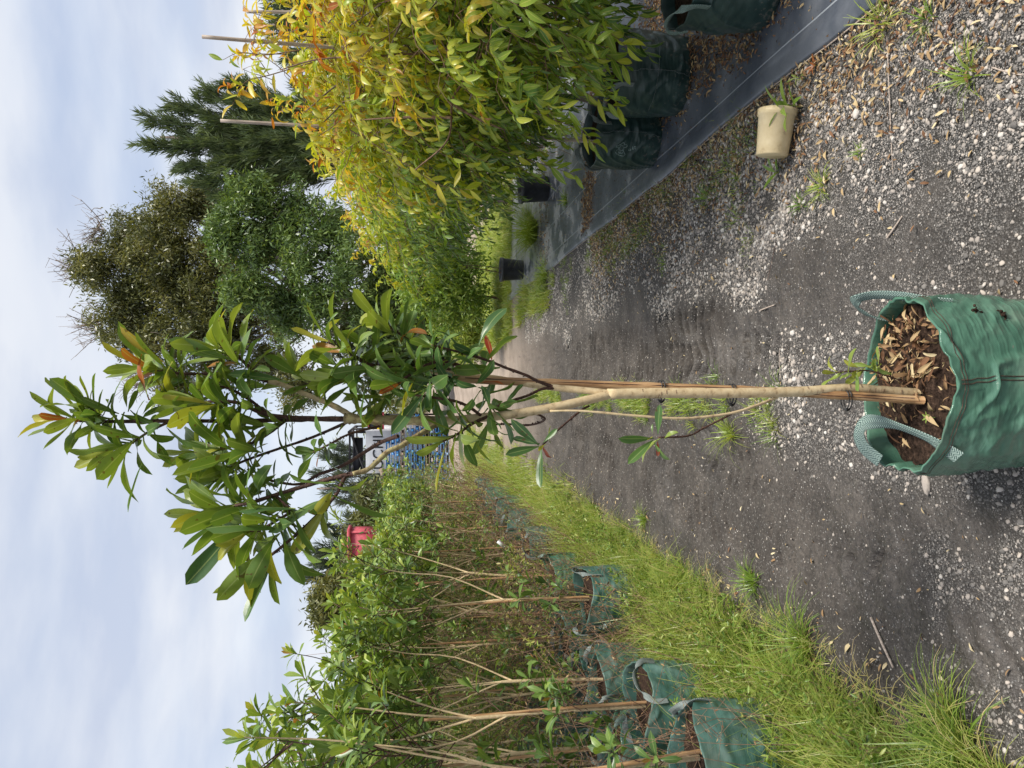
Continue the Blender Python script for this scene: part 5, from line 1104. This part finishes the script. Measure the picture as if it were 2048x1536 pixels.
# cream pot on its side
g = G(1585, 268); cp = empty('cream_pot', (g.x, g.y, 0.0), 'cream plastic pot lying on its side on the gravel', 'plant pot')
R = np.array(Euler((0, math.radians(94), math.radians(-8))).to_matrix())
pr = .082; ln = .2; zc_ = gz(g.x, g.y) + pr * .98
a = Acc(); a.lathe([(0, -ln / 2), (pr * .80, -ln / 2), (pr * .84, -ln / 2 + .006), (pr * .97, ln / 2 - .03), (pr * 1.03, ln / 2 - .028), (pr * 1.05, ln / 2), (pr * 1.0, ln / 2 + .002), (pr * .96, ln / 2 - .004), (pr * .93, ln / 2 - .03), (pr * .8, -ln / 2 + .008), (0, -ln / 2 + .006)], 48, (0, 0, zc_), R=R)
a.build('pot_body', M['pot'], cp)
a = Acc(); r_ = np.random.default_rng(3); n = 60
pp_ = np.stack([r_.uniform(.0, .085, n), r_.normal(0, .03, n), zc_ - pr * .86 + r_.random(n) * .008], -1); a.inst(ico(.2, 9), pp_, rand_rot(n, r_), r_.uniform(.003, .008, n), r_.random(n)); a.build('grit_inside', M['pebble'], cp)
# broad weed by the cream pot
def broad_weed(px, py, n, L_, h, lab, sd_, lo=.3, hi=.7, mat='weed', red=False):
    g = G(px, py); r_ = np.random.default_rng(sd_); a = Acc(); ps = []; ds = []
    tp = np.array([r_.normal(0, .02), r_.normal(0, .02), h]); a.tube([[0, 0, -.005], tp * .5 + r_.normal(0, .006, 3), tp], [.0028, .0014], 5, .9, 3)
    for u in range(n):
        t = .15 + .85 * u / n; an = u * 2.4; ps.append(tp * t); ds.append([math.cos(an), math.sin(an), .5 + .5 * t])
    put_leaves(a, np.array(ps), np.array(ds), np.array([[0, 0, 1.0]] * n) + r_.normal(0, .2, (n, 3)), L_ * r_.uniform(.7, 1.1, n), lo + (hi - lo) * r_.random(n), [leaf_tmpl(6, 2, .9, .9, .2, b, .3) for b in (.4, 1.0)], r_)
    o = a.build('broadleaf_weed', M[mat], None, True, (g.x, g.y, gz(g.x, g.y) if g.x < 1.38 else .02)); tag(o, lab, 'weed')
broad_weed(1600, 215, 11, .13, .12, 'lance-leaved green weed arching over the cream pot mouth', 61, .35, .6)
broad_weed(1632, 128, 8, .05, .03, 'small crimson weed by the mat edge', 62, 1.0, 1.0)
broad_weed(1610, 155, 7, .045, .03, 'little olive weed below the crimson weed', 63, .5, .8)
broad_weed(1560, 342, 6, .10, .03, 'thin grassy weed lying across the base of the cream pot', 64, .2, .5)

def stick(p, q_, r0, lab, mat='bamboogrey', nm='stick', cat='stick'):
    a_, b_ = G(*p), G(*q_); c = (a_ + b_) / 2; z = max(gz(a_.x, a_.y), gz(b_.x, b_.y), gz(c.x, c.y)) + r0 * .8
    A = Acc(); L_ = [np.array([a_.x - c.x, a_.y - c.y, 0]), np.array([random.uniform(-.004, .004), random.uniform(-.004, .004), .002]), np.array([b_.x - c.x, b_.y - c.y, 0])]
    A.tube(L_, [r0, r0 * .9, r0 * .75], 6, .5, 4); tag(A.build(nm, M[mat], None, True, (c.x, c.y, z)), lab, cat)
stick((1748, 1235), (1793, 1335), .0055, 'pale straight split cane lying on the mud')
stick((1508, 625), (1545, 610), .004, 'short pale stick on the gravel right of the tree', 'bamboogrey')
stick((1778, 72), (1790, 348), .0022, 'long dry straw stem across the gravel', 'bamboogrey')
stick((1770, 30), (1700, 190), .0018, 'thin reddish dry stem beside the mat', 'brownbark')
stick((1780, 475), (1810, 432), .0038, 'crooked pale twig on the near gravel', 'bamboogrey')
stick((1985, 135), (2045, 150), .003, 'grey twig at the corner near the spiky tuft', 'bamboogrey')
stick((1890, 75), (1920, 5), .003, 'dark thin twig on the gravel by the right edge', 'twig')
stick((1538, 560), (1565, 440), .0015, 'fine dark root lying on the gravel', 'twig')
stick((1560, 700), (1563, 762), .0016, 'thin straw behind the bamboo stake', 'bamboogrey')
def stone(px, py, sx, sy, sz, lab, rnd, sd_, rz=0.0):
    g = G(px, py); a = Acc(); a.inst(ico(.08, sd_, 2), np.array([[0, 0, 0]]), np.array([np.array(Euler((0, 0, rz)).to_matrix())]), np.array([[sx, sy, sz]]), np.array([rnd])); tag(a.build('stone', M['pebble'], None, True, (g.x, g.y, gz(g.x, g.y) + sz * .4)), lab, 'stone')
stone(1855, 967, .038, .016, .012, 'long pale flat stone on the mud left of the front bag', .62, 71, .15)
stone(1585, 762, .012, .018, .01, 'cream stone on the gravel beside the stake', .85, 72)
stone(1580, 666, .014, .016, .011, 'largest white stone on the gravel right of the bag', .98, 73)
stone(1712, 228, .02, .014, .011, 'white stone by the mat edge litter', .95, 74)
def dead_leaf(px, py, L_, lab, rnd, sd_, v=2):
    g = G(px, py); r_ = np.random.default_rng(sd_); a = Acc(); a.inst(LV_A[v], np.array([[0, 0, 0.004]]), frames(np.array([[r_.normal(), r_.normal(), .25]]), np.array([[.2, .1, 1.0]])), np.array([[L_, L_ * 1.5, L_]]), np.array([rnd])); tag(a.build('dead_leaf', M['dry'], None, True, (g.x, g.y, gz(g.x, g.y) + .006)), lab, 'dead leaf')
for q, (px, py, L_, lab, rn) in enumerate([(1695, 1308, .055, 'curled tan leaf at the verge edge', .9), (1895, 1362, .04, 'cream folded leaf on the mud near the corner', 1.0), (1940, 1285, .035, 'small pale leaf among white pebbles', .95), (1665, 1290, .03, 'thin buff leaf near the verge', .9), (1660, 320, .055, 'spotted tan leaf beside the olive tuft', .75), (1735, 243, .035, 'orange-brown leaf on the gravel', .55), (1455, 290, .05, 'brown curled leaf beside the mat', .4), (1858, 18, .06, 'large curled tan leaf by the right edge', .7), (1885, 1398, .03, 'rust leaf scrap on the verge mud', .45)]):
    dead_leaf(px, py, L_, lab, rn, 90 + q)
# plant tag among the left trees
g = P(1003, 1088, 7.6); a = Acc(); a.box((0, 0, 0), (.04, .002, .10), 0, .5, 0, np.array(Euler((.2, .7, .2)).to_matrix())); tag(a.build('plant_label', M['white'], None, False, tuple(g)), 'white blank plant tag among the left stems', 'plant tag')

# ------------------------------------------------------------------ background trees
def leaf_cards(acc, C, n_per, spread, size, r_, lo, hi, hang=0.5, asp=0.3, outw=None):
    m = len(C); k = np.repeat(np.arange(m), n_per); n = len(k)
    p = C[k] + r_.normal(0, 1, (n, 3)) * spread[k][:, None] * [1, 1, .8]
    d = r_.normal(0, 1, (n, 3)); d[:, 2] -= hang
    s_ = size * r_.uniform(.6, 1.3, n); rn = lo + (hi - lo) * np.clip(.5 * r_.random(n) + .5 * r_.random(m)[k], 0, 1)
    acc.inst(QUAD, p, frames(d, r_.normal(0, 1, (n, 3))), np.stack([s_, s_ * asp, s_], -1), rn)
def far_tree(name, x, y, lobes, trunk_h, mat, lab, seed, size=.3, per=60, dens=1.0, hang=.6, asp=.28, group=None, bark='greybark', lo=0, hi=1, tr=.22, bare=None):
    """lobes: (dx, dz, rx, rz) ellipsoids making the outline"""
    r_ = np.random.default_rng(seed); e = empty(name, (x, y, 0), lab, 'tree', group)
    A = Acc(); top = max(l[1] + l[3] * .5 for l in lobes); A.tube([[0, 0, -.1], [.1, .1, trunk_h], [0, 0, top * .75]], [tr, tr * .75, tr * .3], 8, .5, 5, 0, True, .04, seed)
    A.build('trunk', M[bark], e)
    B = Acc(); C = []; S = []
    for (dx, dz, rx, rz_) in lobes:
        n = max(46, int(rx * rx * rz_ * 27 * min(dens, 1.3))); ct = np.array([dx, r_.normal(0, rx * .3), dz]); st = np.array([0, 0, min(trunk_h + (dz - trunk_h) * .35, top * .7)])
        B.tube([st, (st + ct) / 2 + [0, 0, -.2], ct], [tr * .30, tr * .18, tr * .07], 6, .5, 4)
        for k in range(n):
            v = r_.normal(0, 1, 3); v /= np.linalg.norm(v); c = ct + v * [rx, rx * .85, rz_] * r_.uniform(.35, 1.0) * (.55 + .95 * float(vnoise(v[0] * 2.6 + dx, v[2] * 2.6 + dz, seed))); C.append(c); S.append(r_.uniform(.13, .32))
            if k % 3 == 0: B.tube([ct, (ct + c) / 2 + r_.normal(0, .15, 3), c], [tr * .07, tr * .04, tr * .02], 4, .5, 3)
        if bare:
            pass
    if bare:
        for (dx, dz, hh) in bare:
            for k in range(26):
                b0 = np.array([dx + r_.normal(0, .25), r_.normal(0, .2), dz]); t0 = b0 + np.array([r_.normal(0, .45), r_.normal(0, .4), hh * r_.uniform(.5, 1)]); B.tube([b0, (b0 + t0) / 2 + r_.normal(0, .08, 3), t0], [.018, .008], 4, .5, 2)
                for u in range(3): s = b0 + (t0 - b0) * r_.uniform(.3, 1); B.tube([s, s + r_.normal(0, .22, 3) + [0, 0, .2]], [.008, .005], 4)
    B.build('branches', M[bark], e)
    a = Acc(); leaf_cards(a, np.array(C), per, np.array(S) * (rx * 0 + 1) * (size / .3) ** .3, size, r_, lo, hi, hang, asp); a.build('crown', M[mat], e); return e
def UX(py, Y): return (768 - py) / F * (Y * math.cos(PITCH)) if False else P(900, py, Y).x
def ZZ_(px, Y): return P(px, 768, Y).z
def lobes_px(lst, Y, x0):
    """picture ellipses (px, py, rx along py, rz along px) -> lobes"""
    out = []
    for (px, py, ry_, rx_) in lst:
        c = P(px, py, Y); k = Y / F * 1.0; out.append((c.x - x0, c.z, ry_ * k, rx_ * k))
    return out
Ye = 31.0; x0 = P(800, 600, Ye).x
far_tree('gum_tree', x0, Ye, lobes_px([(190, 535, 42, 40), (250, 480, 55, 50), (260, 560, 55, 50), (330, 540, 80, 55), (330, 460, 55, 45), (250, 665, 50, 55), (320, 680, 55, 50), (390, 620, 80, 50), (400, 400, 40, 38), (430, 500, 70, 45), (430, 720, 50, 50), (480, 650, 70, 50), (370, 560, 75, 60), (290, 610, 60, 50), (240, 620, 45, 40), (400, 660, 70, 55), (360, 420, 50, 45), (470, 560, 70, 60), (540, 480, 70, 55), (300, 500, 60, 50), (520, 730, 45, 50), (340, 760, 40, 40), (600, 770, 50, 40), (560, 640, 60, 45)], Ye, x0), 3.0, 'euc',
         'tallest olive-leaved gum tree with bare grey twigs at its top', 41, .19, 85, 1.0, .9, .26, tr=.28, bare=[(P(150, 530, Ye).x - x0, P(175, 530, Ye).z, 1.2), (P(180, 650, Ye).x - x0, P(205, 650, Ye).z, 1.1), (P(200, 460, Ye).x - x0, P(205, 460, Ye).z, .6), (P(230, 760, Ye).x - x0, P(300, 745, Ye).z, .9)])
Y2 = 27.0; x0 = P(800, 520, Y2).x
far_tree('gum_tree', x0, Y2, lobes_px([(450, 460, 50, 42), (500, 400, 45, 50), (520, 480, 60, 45), (580, 420, 55, 50), (600, 520, 75, 50), (500, 580, 45, 42), (560, 620, 60, 40), (640, 600, 60, 50), (660, 450, 55, 50), (700, 540, 70, 45), (740, 620, 60, 40), (780, 560, 70, 45), (820, 480, 80, 40), (800, 650, 70, 35)], Y2, x0), 2.0, 'euc2',
         'bright green bushy gum tree in front of the olive one', 42, .19, 85, 1.0, .8, .28, tr=.2)
# a dark thicket behind the crown of the front tree
Y3 = 29.0; x0 = P(800, 700, Y3).x
far_tree('thicket_tree', x0, Y3, lobes_px([(700, 660, 60, 50), (760, 720, 70, 50), (790, 640, 70, 50), (830, 700, 60, 30), (850, 620, 70, 25)], Y3, x0), .8, 'euc', 'dark low thicket tree under the gum trees', 43, .27, 60, 1.3, .4, .3, tr=.16, lo=0, hi=.35)
# conifer
def plume_tree(name, x0, Y, tips, mat, lab, seed, n_pl, size, droop=0.0, thick=1.0, per=64):
    """feathery conifer: plumes rising from limbs; tips: (px,py) outline points with widths"""
    r_ = np.random.default_rng(seed); e = empty(name, (x0, Y, 0), lab, 'tree')
    A = Acc(); zt = max(P(px, py, Y).z for px, py, _ in tips); A.tube([[0, 0, -.1], [0, 0, zt * .5], [0, 0, zt * .93]], [.2, .14, .04], 8, .5, 4); A.build('trunk', M['greybark'], e)
    B = Acc(); C = []; D = []; S = []
    for (px, py, wd) in tips:
        px += 30; wd *= .85; p = P(px, py, Y); t = np.array([p.x - x0, 0, p.z]); s0 = np.array([t[0] * .15, 0, t[2] * .45]); wdm = wd * Y / F
        B.tube([s0, (s0 + t) / 2 + [t[0] * .12, 0, -.2], t], [.06, .035, .01], 5, .5, 4)
        for k in range(n_pl):
            f = r_.random() ** .8; c = s0 + (t - s0) * (.12 + .88 * f) + r_.normal(0, 1, 3) * [wdm, wdm, wdm * .6] * (1.15 - f) * .8
            d = (t - s0) / np.linalg.norm(t - s0) * .9 + r_.normal(0, .32, 3) + [0, 0, .25 - droop]; C.append(c); D.append(d / np.linalg.norm(d)); S.append(r_.uniform(.35, .75))
    C, D, S = np.array(C), np.array(D), np.array(S); k = np.repeat(np.arange(len(C)), per); n = len(k); f = r_.random(n)
    p = C[k] + D[k] * (f * S[k] * thick)[:, None] + r_.normal(0, .085, (n, 3)) * (1.1 - f)[:, None]
    d = D[k] + r_.normal(0, .35, (n, 3)); s_ = size * r_.uniform(.7, 1.3, n)
    rn = np.clip(.45 * r_.random(len(C))[k] + .35 * f + .2 * r_.random(n), 0, 1)
    a = Acc(); a.inst(QUAD, p, frames(d, r_.normal(0, 1, (n, 3))), np.stack([s_, s_ * .075, s_], -1), rn); B.build('branches', M['greybark'], e); a.build('crown', M[mat], e)
Y4 = 28.0
plume_tree('conifer', P(700, 290, Y4).x, Y4, [(275, 240, 14), (280, 295, 14), (330, 215, 22), (350, 280, 25), (345, 340, 14), (400, 190, 30), (420, 250, 35), (420, 310, 30), (375, 370, 12), (440, 165, 20), (470, 210, 35), (500, 280, 45), (500, 350, 30), (540, 200, 40), (560, 300, 40), (470, 380, 14), (590, 250, 50), (600, 350, 40), (430, 390, 10)], 'cas', 'dark feathery conifer behind the pale cane', 44, 46, .36)
plume_tree('conifer', P(700, 60, 26).x, 26.0, [(520, 20, 20), (545, 60, 24), (560, 110, 24), (500, -20, 20), (600, 60, 40), (590, -20, 40)], 'cas', 'dark conifer tips showing above the leaves at the right edge', 45, 26, .34)
Y5 = 41.0
plume_tree('grey_conifer', P(760, 975, Y5).x, Y5, [(615, 945, 14), (640, 985, 18), (635, 915, 16), (665, 1000, 20), (680, 930, 26), (700, 980, 26), (655, 895, 16), (720, 1020, 24), (740, 900, 26)], 'cas2', 'pale grey-green conifer behind the blue pallets', 46, 20, .4)
Y5 = 33.0
plume_tree('grey_conifer', P(760, 1120, Y5).x, Y5, [(608, 1155, 12), (625, 1128, 10), (620, 1100, 9), (660, 1090, 18), (665, 1140, 22), (690, 1170, 22), (700, 1110, 24), (640, 1060, 12), (730, 1140, 26), (680, 1050, 18)], 'cas2', 'thin grey-green conifer left of the red booth', 47, 18, .4)
Y6 = 30.0; x0 = P(800, 1200, Y6).x
far_tree('round_tree', x0, Y6, lobes_px([(665, 1195, 40, 36), (650, 1215, 28, 24), (700, 1170, 36, 30), (700, 1225, 34, 36), (740, 1200, 60, 40), (790, 1180, 70, 40)], Y6, x0), 1.2, 'euc', 'round dense dark green tree left of the red booth', 48, .22, 80, 1.8, .3, .35, tr=.14)
x0 = P(800, 1010, Y6).x
far_tree('bushy_tree', x0, Y6 + 2, lobes_px([(740, 1020, 50, 34), (780, 1060, 60, 34), (790, 990, 40, 34), (720, 1070, 34, 24), (830, 1040, 60, 30)], Y6 + 2, x0), 1.0, 'euc', 'dark bushy tree behind the pallets and the left rows', 49, .25, 60, 1.4, .4, .3, tr=.14, lo=0, hi=.7)
# thin wood along the horizon
r_ = np.random.default_rng(50); a = Acc(); C = np.stack([r_.uniform(-60, 70, 900), r_.uniform(58, 80, 900), r_.uniform(.3, 3.4, 900) * (1 + .5 * np.sin(np.arange(900)))], -1); C[:, 2] = np.abs(C[:, 2])
leaf_cards(a, C, 40, np.full(900, .9), .7, r_, .1, .8, .2, .4); tag(a.build('distant_wood', M['euc']), 'low dark green wood along the horizon', 'wood', None, 'stuff')
# olive shrub and low lime shrubs at the end of the mat
x0 = P(880, 650, 17).x
far_tree('lime_shrub', x0, 17.0, [(0, .45, .55, .38), (.5, .4, .4, .35), (-.4, .35, .4, .3)], .2, 'grass', 'olive-yellow low shrub at the far end of the path', 51, .10, 130, 9, -.6, .2, tr=.02, lo=.4, hi=.8, bark='brownbark')
x0 = P(850, 600, 13.5).x
far_tree('lime_shrub', x0, 13.6, [(0, .9, .6, .55), (.7, 1.0, .6, .6), (.3, 1.5, .5, .4)], .3, 'weed', 'bright lime shrub behind the farther black pot', 52, .10, 110, 9, .2, .3, tr=.025, lo=.3, hi=.8, bark='brownbark')

# ------------------------------------------------------------------ yard at the far end
YP = 31.0
def pallet(x, y, z, rz, mat, lab, tint):
    a = Acc()
    for k in range(7): a.box((0, -.5 + k / 6, .135), (1.1, .11, .02), 0, tint)
    for k in (-.48, 0, .48):
        a.box((k, 0, .07), (.09, 1.1, .09), 0, tint * .8)
    for k in (-.48, 0, .48): a.box((0, k, .012), (1.1, .1, .02), 0, tint)
    o = a.build('pallet', M[mat], None, False, (x, y, z)); o.rotation_euler = (0, 0, rz); tag(o, lab, 'pallet', 'blue pallets stacked at the far end of the path'); return o
xa, xb, xc = P(850, 905, YP).x, P(850, 943, YP).x, P(850, 870, YP).x
zt = P(770, 900, YP).z; nlay = 13; dz = zt / nlay
cnt = 0
for si, (xx, nl, dy_) in enumerate(((xa, nlay, 0), (xb + .25, nlay - 2, -.35), (xc + .15, nlay - 1, .5))):
    for k in range(nl):
        sn = ('middle', 'left', 'right')[si]; pos = ORD[k] if k < 13 else str(k)
        pos = 'lowest' if k == 0 else ('topmost' if k == nl - 1 else pos + ' from the ground')
        pallet(xx + rng.normal(0, .035), YP + dy_ + rng.normal(0, .03), k * dz, rng.normal(0, .06) + (.12 if si == 1 else 0), 'blue' if (k % 5 != 4) else 'wood', f'{"blue" if k % 5 != 4 else "bare wooden"} pallet in the {sn} stack, {pos}', rng.uniform(.2, .95))
# grey board fence behind pallets
e = empty('board_fence', (P(800, 1000, YP + 1).x, YP + 1.2, 0), 'weathered grey board fence between the pallets and the left rows', 'fence')
a = Acc(); 
for k in range(9): a.box((0, 0, .25 + k * .3), (2.6, .03, .16), 0, .5)
a.build('rails', M['wood'], e); 
for k in (-1.2, 0, 1.2):
    a = Acc(); a.box((k, .06, 1.4), (.1, .09, 2.8)); a.build('post', M['wood'], e)
# drum
gd = P(875, 985, YP - 1.5); e = empty('drum', (gd.x, gd.y, 0), 'dark grey ribbed drum standing by the pallets', 'drum')
a = Acc(); prof = [(0, 0), (.33, 0)] + [(.33 + (.012 if k % 3 == 0 else 0), .05 + k * .055) for k in range(13)] + [(.33, .80), (.31, .81), (0, .80)]; a.lathe(prof, 32); a.build('drum_body', simple_mat('grey_plastic', [(.3, (.07, .075, .085)), (.7, (.12, .125, .135))], 5, .5), e)
# truck
YT = 36.0
tx0 = P(755, 895, YT).x; e = empty('box_truck', (tx0, YT, 0), 'white box truck with dark lettering and a black rack on its roof', 'truck')
zr = P(737, 895, YT).z; wt = abs(P(755, 858, YT).x - P(755, 936, YT).x)
a = Acc(); a.box((0, 0, .95 + (zr - .95) / 2), (wt, 5.0, zr - .95)); a.build('cargo_box', M['white'], e, False)
a = Acc(); a.box((0, 0, .8), (wt * .7, 6.6, .22)); a.build('chassis', M['black'], e, False)
a = Acc(); a.box((0, 3.6, 1.7), (wt * .92, 1.7, 1.7)); a.build('cab', M['white'], e, False)
for sx in (-1, 1):
    for yy_ in (-1.6, 3.4):
        w_ = Acc(); R = np.array(Euler((0, math.pi / 2, 0)).to_matrix()); w_.lathe([(.16, -.12), (.44, -.12), (.47, -.08), (.47, .08), (.44, .12), (.16, .12)], 24, (sx * wt * .38, yy_, .47), R=R); w_.build('wheel', M['black'], e)
a = Acc(); zk = P(705, 895, YT).z
for xx in (-wt / 2, wt / 2):
    for yy_ in (-2.4, 0, 2.4): a.box((xx * .96, yy_, (zr + zk) / 2), (.09, .09, zk - zr))
for xx in (-wt / 2, wt / 2): a.box((xx * .96, 0, zk), (.08, 5, .08))
for yy_ in (-2.4, 0, 2.4): a.box((0, yy_, zk - .045), (wt * .9, .1, .08))
a.tube([[-wt * .45, -2.44, zr + .05], [wt * .45, -2.44, zk - .1]], .05, 6); a.box((-.1, -2.3, zr + (zk - zr) * .45), (wt * .8, .1, (zk - zr) * .55))
a.build('roof_rack', M['black'], e, False)
def text_mesh(txt, size, mat, parent, loc, name='lettering'):
    cu = bpy.data.curves.new(name, 'FONT'); cu.body = txt; cu.size = size; cu.extrude = .004; cu.align_x = 'CENTER'
    t = bpy.data.objects.new(name, cu); COL.objects.link(t); dg = bpy.context.evaluated_depsgraph_get(); me = bpy.data.meshes.new_from_object(t.evaluated_get(dg)); bpy.data.objects.remove(t); 
    me.materials.clear(); me.materials.append(M[mat]); o = link(name, me, parent, loc); o.rotation_euler = (math.pi / 2, 0, 0); return o
text_mesh('UCHI', .62, 'black', e, (0, -2.515, zr - .72))
# red framed sign
xs_ = P(750, 845, YT - 1).x; z1, z0_ = P(738, 845, YT - 1).z, P(766, 845, YT - 1).z
e = empty('framed_sign', (xs_, YT - 1, 0), 'black sign with red border and red and yellow shapes on posts', 'sign')
ws = .95; hs = z1 - z0_ + .1; zc_ = (z1 + z0_) / 2
a = Acc(); a.box((0, 0, zc_), (ws, .06, hs)); a.build('sign_board', M['black'], e, False)
a = Acc(); 
for k in (-1, 1): a.box((k * (ws / 2 - .03), -.035, zc_), (.06, .03, hs)); a.box((0, -.038, zc_ + k * (hs / 2 - .03)), (ws - .122, .03, .06))
a.build('border', M['red'], e, False)
a = Acc(); a.box((.1, -.045, zc_ - .12), (.34, .02, .22)); a.build('red_shape', M['red'], e, False)
a = Acc(); a.box((-.22, -.045, zc_ - .15), (.22, .02, .2)); a.build('yellow_shape', M['yellow'], e, False)
for k in (-1, 1): a = Acc(); a.box((k * .35, .07, z0_ / 2), (.08, .06, z0_)); a.build('post', M['black'], e, False)
# red booth
YB = 30.0; xb_ = P(740, 1083, YB).x; zt_ = P(702, 1083, YB).z; zm = P(765, 1083, YB).z; e = empty('booth', (xb_, YB, 0), 'small booth with a red top and white lower walls behind the left rows', 'booth')
wb = 1.0; a = Acc(); a.box((0, 0, zm / 2), (wb * .96, .9, zm)); a.build('lower_wall', M['white'], e, False)
a = Acc(); a.box((0, 0, (zm + zt_) / 2), (wb, .96, zt_ - zm)); a.build('red_panel', M['red'], e, False)
a = Acc(); a.box((0, 0, zt_ + .05), (wb * 1.12, 1.1, .12)); 
for k in (-1, 1): a.box((k * wb * .47, -.5, (zm + zt_) / 2), (.07, .05, zt_ - zm))
a.box((0, -.5, zm + .06), (wb * .86, .05, .08)); a.build('red_trim', M['red'], e, False)
# dark shed in shadow behind the front tree's crown
xs_ = P(800, 690, 27).x; e = empty('shed', (xs_, 28, 0), 'dark open-fronted shed behind the front tree', 'shed')
zt_ = P(762, 690, 27).z
a = Acc(); a.box((0, 1.2, zt_ / 2), (2.6, .08, zt_)); 
for k in (-1.3, 1.3): a.box((k, 0, zt_ / 2 - .05), (.08, 2.3, zt_ - .1))
a.build('wall', M['black'], e, False); a = Acc(); a.box((0, 0, zt_ + .05), (3.0, 2.8, .08)); a.build('roof', M['black'], e, False)
